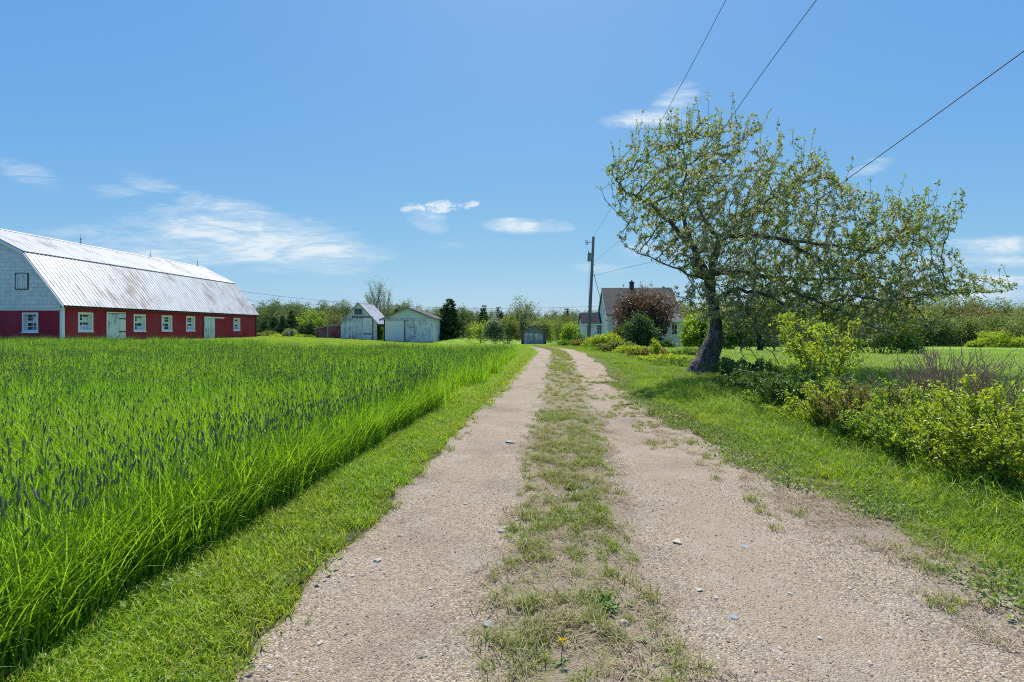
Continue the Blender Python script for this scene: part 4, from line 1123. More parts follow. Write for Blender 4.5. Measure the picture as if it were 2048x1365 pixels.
wire([along(54.4, 486, 597), along(55.5, 716, 617)], 'low wire dipping from the red barn to the steep white shed', .013, .55)
wire([along(45, 1187, 542), along(48.8, 1204, 607)], 'steep service wire dropping from the pole to the house gable', .012, .12)
wire([along(45, 1187, 546), along(47, 1209, 628)], 'steeper second service wire dropping from the pole to the house eave', .012, .1)
# ------------------------------------------------------------------ the old apple tree
def in_poly(px, py, poly):
    poly = np.asarray(poly, float); x0, y0 = poly[:, 0], poly[:, 1]; x1, y1 = np.roll(x0, -1), np.roll(y0, -1)
    r = np.zeros(len(px), bool)
    for a, b, c, d_ in zip(x0, y0, x1, y1):
        k = ((b > py) != (d_ > py)) & (px < (c - a) * (py - b) / (d_ - b + 1e-9) + a); r ^= k
    return r
def poly_dist(px, py, poly):
    poly = np.asarray(poly, float); best = np.full(len(px), 1e9)
    for A, B in zip(poly, np.roll(poly, -1, 0)):
        d_ = B - A; t = np.clip(((px - A[0]) * d_[0] + (py - A[1]) * d_[1]) / (d_ @ d_), 0, 1)
        best = np.minimum(best, np.hypot(px - A[0] - t * d_[0], py - A[1] - t * d_[1]))
    return best

AD = 15.5
def ap(px, py, dd=0): d_ = AD + dd; return np.array([px_x(px, d_), d_, px_z(py, d_)])

def space_colonise(rng, limbs, attr, step=.17, infl=1.7, kill=.30, iters=90, trop=(0, 0, 0), rough=.25):
    P = []; par = []; spec = []
    for pts, rad, attach in limbs:
        pts = np.array(pts, float); rad = np.array(rad, float)
        seg = np.linalg.norm(np.diff(pts, axis=0), axis=1); cs = np.concatenate([[0], np.cumsum(seg)])
        m = max(2, int(cs[-1] / step) + 1); tt = np.linspace(0, cs[-1], m)
        q = np.stack([np.interp(tt, cs, pts[:, k]) for k in range(3)], 1)
        q[1:-1] += rng.normal(size=(m - 2, 3)) * .018; rr = np.interp(tt, cs, rad)
        p = -1
        if attach and P:
            p = int(np.argmin(np.linalg.norm(np.array(P) - q[0], axis=1)))
        for k in range(m):
            if k == 0 and p >= 0: continue
            P.append(q[k]); spec.append(rr[k]); par.append(p); p = len(P) - 1
    A = attr.copy()
    cap = len(P) + 14000
    PP = np.zeros((cap, 3)); PP[:len(P)] = P; n = len(P)
    d = np.full(len(A), 1e9); ni = np.zeros(len(A), int)
    new0 = 0; alive = np.ones(len(A), bool); kids = [0] * cap
    for it in range(iters):
        Q = PP[new0:n]
        if len(Q):
            for s in range(0, len(Q), 800):
                D = np.linalg.norm(A[:, None] - Q[None, s:s + 800], axis=2); j = D.argmin(1); dm = D[np.arange(len(A)), j]
                k = dm < d; d[k] = dm[k]; ni[k] = j[k] + new0 + s
        alive &= d > kill
        act = alive & (d < infl)
        if not act.any(): break
        new0 = n
        for node in np.unique(ni[act]):
            sel = act & (ni == node)
            v = A[sel] - PP[node]; v = (v / np.linalg.norm(v, axis=1, keepdims=True)).mean(0) + rng.normal(size=3) * rough + np.array(trop)
            if kids[node] > 5: alive[sel] = False; continue
            v /= np.linalg.norm(v) + 1e-9
            PP[n] = PP[node] + v * step * (.75 + .5 * rng.random()); par.append(int(node)); spec.append(0); kids[node] += 1; n += 1
            if n >= cap - 2: break
        if n >= cap - 2: break
    return PP[:n], np.array(par), np.array(spec)

def pipe_radii(P, par, spec, tip=.0058, ex=2.4):
    n = len(P); acc = np.zeros(n); 
    for i in range(n - 1, -1, -1):
        if acc[i] == 0: acc[i] = tip ** ex
        if par[i] >= 0: acc[par[i]] += acc[i]
    r = acc ** (1 / ex)
    return np.where(spec > 0, np.maximum(spec * .6, np.minimum(spec, np.maximum(r, spec))), np.minimum(r, .05))

def chains(P, par, r):
    n = len(P); ch = [[] for _ in range(n)]
    for i, p in enumerate(par):
        if p >= 0: ch[p].append(i)
    out = []; stack = [(i, -1) for i in range(n) if par[i] < 0]
    while stack:
        s, from_ = stack.pop(); line = [from_] if from_ >= 0 else []
        cur = s
        while True:
            line.append(cur)
            if not ch[cur]: break
            c = sorted(ch[cur], key=lambda k: -r[k])
            for o in c[1:]: stack.append((o, cur))
            cur = c[0]
        if len(line) > 1:
            rr = r[line].copy()
            if from_ >= 0: rr[0] = min(rr[0], rr[1] * 1.15)
            out.append((P[line], rr))
    return out

def apple_tree():
    rng = np.random.default_rng(5)
    base = ap(1408, 762); base[2] = g1(base[0], base[1])
    t = thing('apple_tree', 'big old leaning apple tree with pale blossom and a gnarled dark trunk', 'tree', tuple(base))
    trunk = [base + [-.10, 0, -.25], base + [-.03, 0, .12], ap(1417, 712), ap(1428, 678), ap(1432, 652), ap(1428, 615), ap(1421, 575), ap(1409, 540), ap(1394, 515), ap(1386, 492)]
    tr = [.47, .42, .315, .235, .18, .16, .15, .13, .11, .09]
    limbs = [(trunk, tr, False),
             ([ap(1386, 492), ap(1362, 472), ap(1323, 430, -.2), ap(1288, 400, -.5), ap(1250, 385, -.7), ap(1224, 350, -.8)], [.085, .07, .055, .04, .025, .01], True),
             ([ap(1386, 492), ap(1368, 447, .3), ap(1364, 405, .5), ap(1372, 350, .6), ap(1368, 290, .6)], [.075, .06, .045, .03, .012], True),
             ([ap(1421, 575), ap(1428, 520, .1), ap(1437, 478, .3), ap(1412, 445, .7), ap(1395, 415, 1.1), ap(1400, 350, 1.5)], [.12, .11, .085, .06, .045, .02], True),
             ([ap(1437, 478, .3), ap(1460, 472, 0), ap(1500, 470, -.3), ap(1560, 478, -.6), ap(1640, 490, -.9), ap(1720, 500, -1.0)], [.095, .085, .07, .055, .035, .015], True),
             ([ap(1437, 478, .3), ap(1480, 440, .5), ap(1530, 405, .9), ap(1600, 370, 1.2), ap(1660, 345, 1.2)], [.07, .06, .045, .03, .012], True),
             ([ap(1428, 545, .0), ap(1480, 545, .6), ap(1560, 560, 1.2), ap(1660, 560, 1.5), ap(1760, 555, 1.5), ap(1850, 575, 1.4)], [.085, .075, .06, .045, .03, .012], True),
             ([ap(1428, 600), ap(1470, 578, -.6), ap(1540, 592, -1.2), ap(1590, 583, -1.4), ap(1650, 612, -1.6), ap(1705, 590, -1.7), ap(1770, 604, -1.7), ap(1860, 588, -1.5), ap(1950, 585, -1.3), ap(2012, 584, -1.2), ap(2034, 570, -1.1)], [.07, .058, .046, .040, .034, .028, .022, .017, .013, .008, .005], True),
             ([ap(1560, 478, -.6), ap(1640, 520, -.2), ap(1740, 560, .3), ap(1820, 600, .5), ap(1850, 640, .5)], [.05, .04, .03, .02, .01], True),
             ([ap(1540, 590, -1.2), ap(1580, 620, -1.5), ap(1620, 655, -1.7), ap(1655, 690, -1.8)], [.03, .024, .016, .007], True),
             ([ap(1640, 605, -1.6), ap(1700, 630, -1.9), ap(1745, 655, -2.0), ap(1790, 672, -2.0)], [.028, .02, .013, .006], True),
             ([ap(1560, 560, 1.2), ap(1620, 610, 1.7), ap(1680, 650, 2.0), ap(1730, 668, 2.1)], [.03, .024, .016, .007], True),
             ([ap(1470, 585, -.6), ap(1500, 630, -1.1), ap(1530, 670, -1.3)], [.028, .018, .007], True),
             ([ap(1660, 560, 1.5), ap(1740, 500, 1.2), ap(1820, 470, 1.1), ap(1890, 440, 1.0), ap(1934, 408, 1.0)], [.04, .03, .02, .012, .005], True),
             ([ap(1428, 560, -.1), ap(1395, 555, -.5), ap(1345, 535, -.8), ap(1300, 515, -1.0), ap(1260, 500, -1.0), ap(1236, 472, -1.0)], [.04, .032, .024, .016, .01, .005], True)]
    sil = [(1207, 335), (1235, 305), (1268, 262), (1290, 245), (1340, 252), (1372, 235), (1440, 240), (1490, 252), (1560, 258), (1592, 285), (1640, 318), (1668, 355), (1716, 392), (1760, 402), (1812, 408), (1835, 440),
           (1872, 455), (1892, 500), (1880, 535), (1905, 560), (1890, 590), (1835, 610), (1800, 662), (1745, 665), (1690, 690), (1600, 695), (1520, 688), (1470, 655), (1400, 628), (1360, 600), (1375, 560), (1330, 520), (1262, 482), (1224, 430)]
    n = 60000
    px = 1200 + 720 * rng.random(n); py = 195 + 480 * rng.random(n)
    k = in_poly(px, py, sil); px, py = px[k], py[k]
    dist = poly_dist(px, py, sil)
    hd = 3.1 * (1 - np.exp(-dist / 75)) + .25
    dd = (rng.random(len(px)) * 2 - 1) * hd * np.interp(py, [560, 690], [1, .8]) + np.interp(px, [1200, 1450, 1900], [-.3, .3, .2])
    A = np.stack([px_x(px, AD + dd), AD + dd, px_z(py, AD + dd)], 1)
    nz = fbm(A[:, 0] * .9 + A[:, 1] * .6, A[:, 2] * 1.0 + A[:, 1] * .45, 77, 3)
    ppx = 1024 + A[:, 0] / A[:, 1] * F; ppy = HOR - (A[:, 2] - EYE) / A[:, 1] * F
    dens = .55 + .75 * np.exp(-(((ppx - 1600) / 210) ** 2 + ((ppy - 545) / 120) ** 2)) + .9 * np.exp(-(((ppx - 1640) / 170) ** 2 + ((ppy - 625) / 65) ** 2)) + .4 * np.exp(-(((ppx - 1430) / 130) ** 2 + ((ppy - 380) / 110) ** 2))
    A = A[(nz + (dens - .8) * .12 > .36) & (rng.random(len(A)) < .28 * dens)]
    m_ = 700; d2 = -.3 - 1.5 * rng.random(m_); ex_ = np.stack([px_x(1372 + 140 * rng.random(m_), AD + d2), AD + d2, px_z(470 + 178 * rng.random(m_), AD + d2)], 1); A = np.concatenate([A, ex_])
    low_poly = [(1440, 590), (1840, 575), (1890, 545), (1895, 590), (1835, 618), (1800, 672), (1700, 698), (1530, 692), (1450, 662)]
    m_ = 5200; qx = 1430 + 480 * rng.random(m_); qy = 540 + 160 * rng.random(m_); k = in_poly(qx, qy, low_poly); qx, qy = qx[k], qy[k]; d2 = 4.2 * rng.random(len(qx)) - 2.3
    ex_ = np.stack([px_x(qx, AD + d2), AD + d2, px_z(qy, AD + d2)], 1); A = np.concatenate([A, ex_[fbm(ex_[:, 0] * 1.1, ex_[:, 2] * 1.1 + ex_[:, 1], 91) > .40]])
    right_poly = [(1770, 400), (1845, 395), (1925, 425), (1900, 490), (1915, 535), (1990, 560), (1960, 598), (1800, 620)]
    m_ = 1500; qx = 1770 + 230 * rng.random(m_); qy = 395 + 230 * rng.random(m_); k = in_poly(qx, qy, right_poly); qx, qy = qx[k], qy[k]; d2 = 2.6 * rng.random(len(qx)) - 1.5
    ex_ = np.stack([px_x(qx, AD + d2), AD + d2, px_z(qy, AD + d2)], 1); A = np.concatenate([A, ex_[fbm(ex_[:, 0] * 1.1, ex_[:, 2] * 1.1 + ex_[:, 1], 93) > .47]])
    P, par, spec = space_colonise(rng, limbs, A, .16, 2.0, .215, 140, (.22, 0, .10), .24)
    r = pipe_radii(P, par, spec)
    # side spurs and upright water shoots
    ch = np.zeros(len(P), int)
    for p in par:
        if p >= 0: ch[p] += 1
    lines = chains(P, par, r)
    tip = np.where((ch == 0) & (spec == 0))[0]
    shoots = []; sites = []; sd = []
    top = [(1205, 322), (1275, 215), (1376, 192), (1440, 200), (1558, 208), (1598, 230), (1645, 268), (1680, 320), (1760, 360), (1815, 365), (1845, 410), (1935, 405), (1995, 500), (2036, 515)]
    tx, ty = np.array(top).T
    for i in tip:
        q = P[i]; pxx = 1024 + q[0] / q[1] * F; pyy = HOR - (q[2] - EYE) / q[1] * F
        h = np.interp(pxx, tx, ty)
        up = pyy - h < 95
        if up and rng.random() < .8 or rng.random() < .16:
            L = (.22 + .62 * rng.random() ** 1.5) if up else .25 + .4 * rng.random()
            dr = np.array([rng.normal() * .16 + .06, rng.normal() * .2, 1.0]); m = int(L / .08) + 2
            tt = np.linspace(0, 1, m)[:, None]; cur = rng.normal(size=3) * .06
            W_ = q + dr * L * tt + cur * L * tt ** 2
            shoots.append((W_, np.linspace(.0055, .0028, m)))
            for kk in range(1, m):
                if rng.random() < .40 or kk == m - 1: sites.append(W_[kk]); sd.append(0)
    thin = np.where(r < .022)[0]
    for i in thin:
        if par[i] < 0: continue
        for _r in range((rng.random() < .88) + (rng.random() < .18)):
            sites.append(P[i] + (P[par[i]] - P[i]) * rng.random()); sd.append(1)
            if rng.random() < .30:      # a short spur
                v_ = rng.normal(size=3); v_[2] = abs(v_[2]); v_ /= np.linalg.norm(v_); e = P[i] + v_ * (.06 + .14 * rng.random())
                shoots.append((np.array([P[i], (P[i] + e) / 2 + rng.normal(size=3) * .01, e]), np.array([.006, .005, .003]))); sites.append(e); sd.append(1)
    sites = np.array(sites); sd = np.array(sd)
    # bark
    tl = [l for l in lines if l[1].max() > .022]; ol = [l for l in lines if l[1].max() <= .022]
    sides = [22 if l[1].max() > .3 else 9 for l in tl]
    v, q, _ = tubes(tl, sides)
    # gnarl the lower trunk
    rel = v - base; ang = np.arctan2(rel[:, 1], rel[:, 0]); low = np.exp(-np.maximum(rel[:, 2], 0) / 1.1) * (np.hypot(rel[:, 0], rel[:, 1]) < 1.2)
    bul = (.055 * np.sin(ang * 3 + rel[:, 2] * 2.2) + .030 * np.sin(ang * 7 - rel[:, 2] * 5) + .02 * np.sin(ang * 13 + rel[:, 2] * 9)) * low
    v[:, 0] += np.cos(ang) * bul; v[:, 1] += np.sin(ang) * bul
    add('trunk', mesh_np('trunk', v - base, q, M['bark_apple'], smooth=True), t)
    # the sawn stub and bare drooping sticks are part of the branch work
    extra = [(np.array([ap(1383, 515, -.2), ap(1389, 530, -.3), ap(1392, 552, -.3)]), np.array([.075, .085, .08]))]
    for pts in ([(1470, 640), (1487, 676), (1505, 705), (1530, 742), (1560, 770)], [(1508, 650), (1520, 690), (1545, 705), (1562, 735), (1578, 752)], [(1487, 676), (1482, 705), (1490, 720)], [(1530, 742), (1548, 738), (1565, 748)],
                [(1700, 610), (1740, 618), (1790, 640), (1830, 648), (1858, 655), (1880, 640), (1892, 622)], [(1640, 640), (1660, 668), (1690, 690), (1700, 712)], [(1590, 655), (1600, 690), (1622, 715)], [(1380, 600), (1352, 592), (1334, 575)], [(1275, 470), (1262, 455), (1210, 400), (1200, 372)]):
        dd = -1.4 + .5 * rng.random(); P_ = np.array([ap(a_, b_, dd + .05 * i) for i, (a_, b_) in enumerate(pts)])
        extra.append((P_, np.linspace(.017 if pts[0][0] > 1300 else .010, .005, len(P_))))
        for _ in range(len(pts) * 3):
            f_ = rng.random() * (len(pts) - 1.01); i0 = int(f_); c_ = P_[i0] + (P_[i0 + 1] - P_[i0]) * (f_ - i0); v_ = rng.normal(size=3) * .16
            extra.append((np.array([c_, c_ + v_ * .6 + [0, 0, .01], c_ + v_]), np.array([.006, .005, .003])))
            if pts[0][0] > 1600 or pts[0][0] < 1400: sites = np.vstack([sites, c_ + v_]); sd = np.append(sd, 1)
    v, q, a = tubes(ol + shoots + extra, 4)
    add('branch_work', mesh_np('branch_work', v - base, q, M['bark_grey'], var=a), t)
    # leaves in rosettes
    kk = rng.integers(5, 11, len(sites)); pos = np.repeat(sites, kk, 0) + rng.normal(size=(kk.sum(), 3)) * .024
    v, q, a = leaf_quads(rng, pos, .062, .58, .5)
    add('foliage', mesh_np('foliage', v - base, [q], M['apple_leaf'], var=a), t)
    pxs = 1024 + sites[:, 0] / sites[:, 1] * F
    prob = np.interp(pxs, [1200, 1400, 1600, 1900], [.12, .26, .34, .18]) * (fbm(sites[:, 0] * .9, sites[:, 2] * .9 + sites[:, 1] * .5, 15) > .42) * np.where(sd == 0, .25, 1)
    k = rng.random(len(sites)) < prob * 3.0; bs = sites[k]
    pos = np.repeat(bs, 6, 0) + rng.normal(size=(len(bs) * 6, 3)) * .030
    v, q, a = leaf_quads(rng, pos, .043, .95, .9)
    add('blossom', mesh_np('blossom', v - base, [q], M['blossom'], var=a), t)
    return t
apple_tree()

# ------------------------------------------------------------------ generic plants
def grow(rng, p, d, L, r, lev, nch, spread, up, lines, tips, wob=.12, steps=5, taper=.55):
    pts = [np.array(p, float)]; dd = np.array(d, float)
    for i in range(steps):
        dd = dd + rng.normal(size=3) * wob + np.array([0, 0, up * .12]); dd /= np.linalg.norm(dd)
        pts.append(pts[-1] + dd * L / steps)
    rr = np.linspace(r, r * taper, len(pts)); lines.append((np.array(pts), rr))
    if lev == 0: tips.append((pts[-1], dd)); tips.append((pts[-2], dd)); return
    for k in range(nch):
        f = .35 + .65 * (k + rng.random()) / nch; i = min(steps - 1, int(f * steps)); q = pts[i] + (pts[i + 1] - pts[i]) * (f * steps - i)
        v = rng.normal(size=3); v -= dd * (v @ dd); v /= np.linalg.norm(v) + 1e-9
        c = dd * math.cos(spread) + v * math.sin(spread) * (.7 + .6 * rng.random()); c[2] += up * .25; c /= np.linalg.norm(c)
        grow(rng, q, c, L * (.55 + .25 * rng.random()), r * (.45 + .12 * rng.random()), lev - 1, nch, spread, up, lines, tips, wob, max(3, steps - 1), taper)

def clump_leaves(rng, sites, per, spread, size, ratio=.6, ub=.5):
    pos = np.repeat(np.asarray(sites), per, 0) + rng.normal(size=(len(sites) * per, 3)) * spread
    return leaf_quads(rng, pos, size, ratio, ub)

def tree_meshes(seed, h, w, leaf, bark, size=.16, per=26, lev=3, nch=4, trunk_r=None, bare=0., th=.28, spread=.75, up=.35, clump=.22, sides=5, bottom=0.):
    """a broad-leaved tree scaled to height h and width w; returns (trunk mesh, crown mesh)"""
    rng = np.random.default_rng(seed); lines = []; tips = []
    tr_ = trunk_r or h * .022
    nst = 1
    grow(rng, (0, 0, -.15), (rng.normal() * .05, rng.normal() * .05, 1), h * th * 1.6, tr_, 0, 0, 0, 0, lines, [], .05, 6, .7)
    topp = lines[0][0]
    for k in range(nch + 3):
        i = 2 + int(4 * (k / (nch + 3))); q = topp[min(i + 1, 6)]
        a_ = k * 2.4 + rng.random(); tilt = .35 + .55 * rng.random() if k < nch + 2 else .1
        dd = np.array([math.cos(a_) * math.sin(tilt), math.sin(a_) * math.sin(tilt), math.cos(tilt)])
        grow(rng, q, dd, h * .42 * (.8 + .4 * rng.random()), tr_ * .5, lev - 1, nch, spread, up, lines, tips, .14, 5)
    T = np.array([t_[0] for t_ in tips])
    top = np.percentile(T[:, 2], 99.5); wid = np.percentile(np.abs(T[:, :2]), 97)
    sz = (h - clump) / top; sx = (w / 2 - clump * .5) / wid
    f = np.array([sx, sx, sz]); lines = [(p * f, r) for p, r in lines]; T = T * f
    if bottom: # foliage hangs low
        k = rng.random(len(T)) < .45; T[k, 2] *= .15 + .8 * rng.random(k.sum())
    keep = rng.random(len(T)) > bare; T = T[keep]
    nf = fbm(T[:, 0] * 1.7 / max(w, 1) * 3, T[:, 2] * 1.2 + T[:, 1], seed, 3); T = T[nf > .34]
    v, q, a = tubes(lines, sides)
    tm = mesh_np('trunk', v, q, bark, var=a)
    v, q, a = clump_leaves(rng, T, per, clump, size)
    cm = mesh_np('crown', v, [q], leaf, var=a)
    return tm, cm

def place_tree(name, label, cat, meshes, x, y, rz=0, sc=(1, 1, 1), group=None, dz=0, parts=('trunk', 'crown')):
    t = thing(name, label, cat, (x, y, g1(x, y) + dz), rz, group); t.scale = sc
    for pn, me in zip(parts, meshes):
        if me is not None: add(pn, me, t)
    return t

def spruce_meshes(seed, h, w, leaf, bark, rows=22, tipmat=None, open_=0.):
    rng = np.random.default_rng(seed); lines = [(np.array([[0, 0, -.1], [0, 0, h * .5], [0, 0, h]]), np.array([h * .018, h * .011, .01]))]
    V = []; D = []
    for k in range(rows):
        f = (k + .5) / rows; z = h * (.05 + .93 * f); L = w / 2 * (1 - f) ** .85 * (.8 + .35 * rng.random()) + .05
        nb = int(6 + 5 * (1 - f))
        for b in range(nb):
            if rng.random() < open_: continue
            a_ = rng.random() * 6.28; Lb = L * (.65 + .5 * rng.random())
            tt = np.linspace(0, 1, 5); rise = .10 + .35 * f
            P = np.stack([np.cos(a_) * Lb * tt, np.sin(a_) * Lb * tt, z + Lb * (rise * tt - .35 * tt ** 1.5 + .28 * tt ** 3)], 1)
            lines.append((P, np.linspace(.012, .004, 5) * h / 5))
            m = max(5, int(26 * Lb / (h * .16)))
            s = rng.random(m) ** .75
            pt = np.stack([np.interp(s, tt, P[:, j]) for j in range(3)], 1); side = rng.choice([-1, 1], m)
            dirs = np.stack([np.cos(a_) * .6 - np.sin(a_) * side * .7, np.sin(a_) * .6 + np.cos(a_) * side * .7, .12 + .25 * rng.random(m)], 1)
            V.append(pt); D.append(dirs)
    pos = np.concatenate(V); dirs = np.concatenate(D)
    v, q, a = tubes(lines, 4); tm = mesh_np('trunk', v, q, bark, var=a)
    v, q, a = leaf_quads(rng, pos, .075 * h, .32, .3, dirs)
    tipk = (rng.random(len(q)) < .16).astype(np.int32)
    cm = mesh_np('crown', v, [q], [leaf, tipmat or leaf], tipk, var=a)
    return tm, cm

def bush_meshes(seed, h, w, leaf, stemmat, n=3000, size=.09, shell=.55, nst=9, lean=0., top=1.0, ratio=.6, stem_r=.02, round_=1.0, d=None, waist=0.):
    """a rounded bush: stems fanning from the ground, twigs, leaves clustered on the twigs in an uneven dome"""
    rng = np.random.default_rng(seed); d = d or w
    lines = []; sites = []
    for k in range(nst):
        a_ = rng.random() * 6.28; rr = math.sqrt(rng.random()); zt = math.sqrt(max(0, 1 - (rr * .92) ** 2)) ** round_
        e = np.array([math.cos(a_) * rr * w / 2, math.sin(a_) * rr * d / 2, h * (.35 + .6 * zt) * (.8 + .25 * rng.random())])
        b = np.array([e[0] * .18, e[1] * .18, -.06]); c = (b + e) / 2 + np.array([-e[0] * .12, -e[1] * .12, h * .10]) + rng.normal(size=3) * .04 * h
        tt = np.linspace(0, 1, 7)[:, None]; P = (1 - tt) ** 2 * b + 2 * tt * (1 - tt) * c + tt ** 2 * e
        lines.append((P, np.linspace(stem_r, stem_r * .3, 7)))
        for j in range(6):
            f = .3 + .7 * rng.random(); i = int(f * 5.99); q = P[i] + (P[i + 1] - P[i]) * (f * 6 - i); v = rng.normal(size=3) * np.array([1, 1, .8]); v[2] = abs(v[2]) * .8 + .1
            v /= np.linalg.norm(v); L = (.18 + .22 * rng.random()) * min(h, w * .8); E = q + v * L; mid = (q + E) / 2 + rng.normal(size=3) * L * .08
            lines.append((np.array([q, mid, E]), np.array([stem_r * .35, stem_r * .25, stem_r * .12])))
            for s in rng.random(5): sites.append(q * (1 - s) ** 2 + 2 * s * (1 - s) * mid + s * s * E)
    sites = np.array(sites)
    # outer shell clumps give the dome its outline
    m = int(len(sites) * shell * 2.2)
    th = rng.random(m) * 6.28; cz = rng.random(m) ** .8; sr = np.sqrt(1 - cz ** 2)
    bump_ = .78 + .34 * fbm(np.cos(th) * 2.2 + seed, cz * 3 + np.sin(th) * 2.2, seed, 3)
    rad = (.70 + .30 * rng.random(m)) * bump_ * (1 - waist * (1 - S(.12, .5, cz)))
    sh = np.stack([np.cos(th) * sr * rad * w / 2, np.sin(th) * sr * rad * d / 2, h * (.10 + .88 * cz * rad * top)], 1)
    sites = np.concatenate([sites, sh]) if m else sites
    per = max(3, int(1.7 * n / len(sites)))
    v, q, a = clump_leaves(rng, sites, per, min(w, h) * .055 + size * .3, size, ratio)
    v[:, 2] = np.maximum(v[:, 2], -.03)
    cm = mesh_np('foliage', v, [q], leaf, var=a)
    v, q, a = tubes(lines, 4); sm = mesh_np('stem', v, q, stemmat, var=a)
    return sm, cm

def bush(name, label, cat, x, y, h, w, leaf, stemmat, seed, group=None, rz=0, **kw):
    return place_tree(name, label, cat, bush_meshes(seed, h, w, leaf, stemmat, **kw), x, y, rz, group=group, parts=('stem', 'foliage'))

def at(px, d): return px_x(px, d), d
def hgt(py, px, d): return px_z(py, d) - g1(px_x(px, d), d)

# --- plants round the house
d = 40; x, y = at(1285, d); bush('plum_bush', 'large round purple-leaved plum bush in front of the farmhouse roof', 'bush', x, y, hgt(580, 1285, d), 5.0, M['leaf_plum'], M['bark_dark'], 101, n=12000, size=.16, nst=20, stem_r=.05, waist=.5)
# bare upright tips of the plum
d = 36.5; x, y = at(1282, d); bush('shrub', 'dark green leafy shrub growing up against the purple plum bush', 'shrub', x, y, hgt(628, 1282, d), 2.5, M['leaf_dark'], M['bark_dark'], 102, n=4600, size=.13, nst=12, round_=1.6)
d = 38.5; x, y = at(1246, d); bush('shrub', 'brownish olive shrub left of the dark green one before the house', 'shrub', x, y, hgt(650, 1246, d), 2.1, M['leaf_red'], M['bark_dark'], 103, n=2600, size=.12, nst=10)
d = 35.5; x, y = at(1328, d); bush('shrub', 'low dark evergreen shrub under the sun porch windows', 'shrub', x, y, hgt(682, 1328, d), 1.5, M['leaf_dark'], M['bark_dark'], 104, n=1800, size=.11, nst=8)
d = 39; x, y = at(1403, d); bush('lilac_bush', 'bright green lilac bush at the right corner of the farmhouse', 'bush', x, y, hgt(628, 1403, d), 3.2, M['leaf_bright'], M['bark_grey'], 105, n=5200, size=.16, nst=12, ratio=.75)
d = 36; x, y = at(1455, d); bush('lilac_bush', 'dense mid-green bush directly behind the apple trunk', 'bush', x, y, hgt(636, 1455, d), 3.4, M['leaf_mid'], M['bark_grey'], 106, n=4800, size=.15, nst=12)
d = 35; x, y = at(1520, d); place_tree('thorn_tree', 'dark bushy tree with a black trunk behind the blossoming apple crown', 'tree', tree_meshes(107, hgt(560, 1520, d), 5.2, M['leaf_dark'], M['bark_dark'], .14, 22, 3, 4, .22, th=.2, bottom=1), x, y)
d = 33; x, y = at(1588, d); bush('willow_bush', 'feathery grey-green bush in the middle of the garden hedge line', 'bush', x, y, hgt(632, 1588, d), 3.0, M['leaf_grey'], M['bark_grey'], 108, n=4400, size=.11, nst=18, ratio=.3)
d = 31.5; x, y = at(1670, d); bush('thorn_bush', 'broad mid-green bush behind the yellow sapling', 'bush', x, y, hgt(622, 1670, d), 3.6, M['leaf_mid'], M['bark_dark'], 109, n=5200, size=.12, nst=14)
d = 30; x, y = at(1760, d); bush('thorn_bush', 'spreading olive bush ending the hedge line at the open field', 'bush', x, y, hgt(612, 1760, d), 4.0, M['leaf_olive'], M['bark_dark'], 110, n=6000, size=.12, nst=16)
d = 28.6; x, y = at(1815, d); bush('thorn_bush', 'low outer bush drooping onto the field right of the hedge line', 'bush', x, y, hgt(668, 1815, d), 1.7, M['leaf_mid'], M['bark_dark'], 111, n=1700, size=.10, nst=9)
d = 52; x, y = at(1140, d); bush('snowball_bush', 'round pale green bush standing between the end shed and the house wing', 'bush', x, y, hgt(645, 1140, d), 2.0, M['leaf_bright'], M['bark_grey'], 112, n=2600, size=.14, nst=8)
d = 50; x, y = at(1158, d - 3); bush('shrub', 'small dark shrub at the left corner of the house wing', 'shrub', x, y, hgt(665, 1158, d - 3), 1.2, M['leaf_mid'], M['bark_dark'], 113, n=900, size=.11, nst=6)

# --- trees and bushes along the yard
d = 57; x, y = at(900, d); place_tree('spruce_tree', 'dark bushy spruce beside the right wall of the low garage', 'tree', spruce_meshes(120, hgt(598, 900, d), 4.0, M['needle'], M['bark_dark'], 20, M['needle_tip']), x, y)
d = 56; x, y = at(988, d); bush('blossoming_bush', 'dark rounded bush flecked with pale flowers left of the end shed', 'bush', x, y, hgt(634, 988, d), 2.7, M['leaf_dark'], M['bark_dark'], 121, n=4200, size=.12, nst=10)
o = [q_ for q_ in bpy.data.objects if q_.name.startswith('blossoming_bush')][0]
rq = np.random.default_rng(3); th = rq.random(300) * 6.28; cz = rq.random(300); sr = np.sqrt(1 - cz ** 2)
hh = hgt(634, 988, d)
v, q, a = clump_leaves(rq, np.stack([np.cos(th) * sr * 1.25, np.sin(th) * sr * 1.25, hh * (.15 + .8 * cz)], 1), 4, .08, .07, .9)
add('blossom', mesh_np('blossom', v, [q], M['blossom'], var=a), o)
d = 66; x, y = at(962, d); place_tree('alder_tree', 'yellow-green young tree behind the dark blossoming bush', 'tree', tree_meshes(122, hgt(636, 962, d), 2.8, M['leaf_yellow'], M['bark_grey'], .17, 16, 3, 3, bottom=1), x, y)
d = 76; x, y = at(1044, d); place_tree('poplar_tree', 'tall airy grey-green tree rising behind the small end shed', 'tree', tree_meshes(123, hgt(588, 1044, d), 5.6, M['leaf_grey'], M['bark_grey'], .20, 13, 4, 3, .16, bare=.25, th=.22, bottom=1, clump=.26), x, y)
d = 73; x, y = at(1018, d); bush('willow_bush', 'leafy green bush at the foot of the tall tree left of the end shed', 'bush', x, y, hgt(634, 1018, d), 3.6, M['leaf_olive'], M['bark_grey'], 124, n=3600, size=.18, nst=10)
d = 80; x, y = at(1085, d); bush('willow_bush', 'yellowish bush peeping over the right side of the end shed roof', 'bush', x, y, hgt(636, 1085, d), 4.2, M['leaf_olive'], M['bark_grey'], 125, n=3200, size=.2, nst=10)
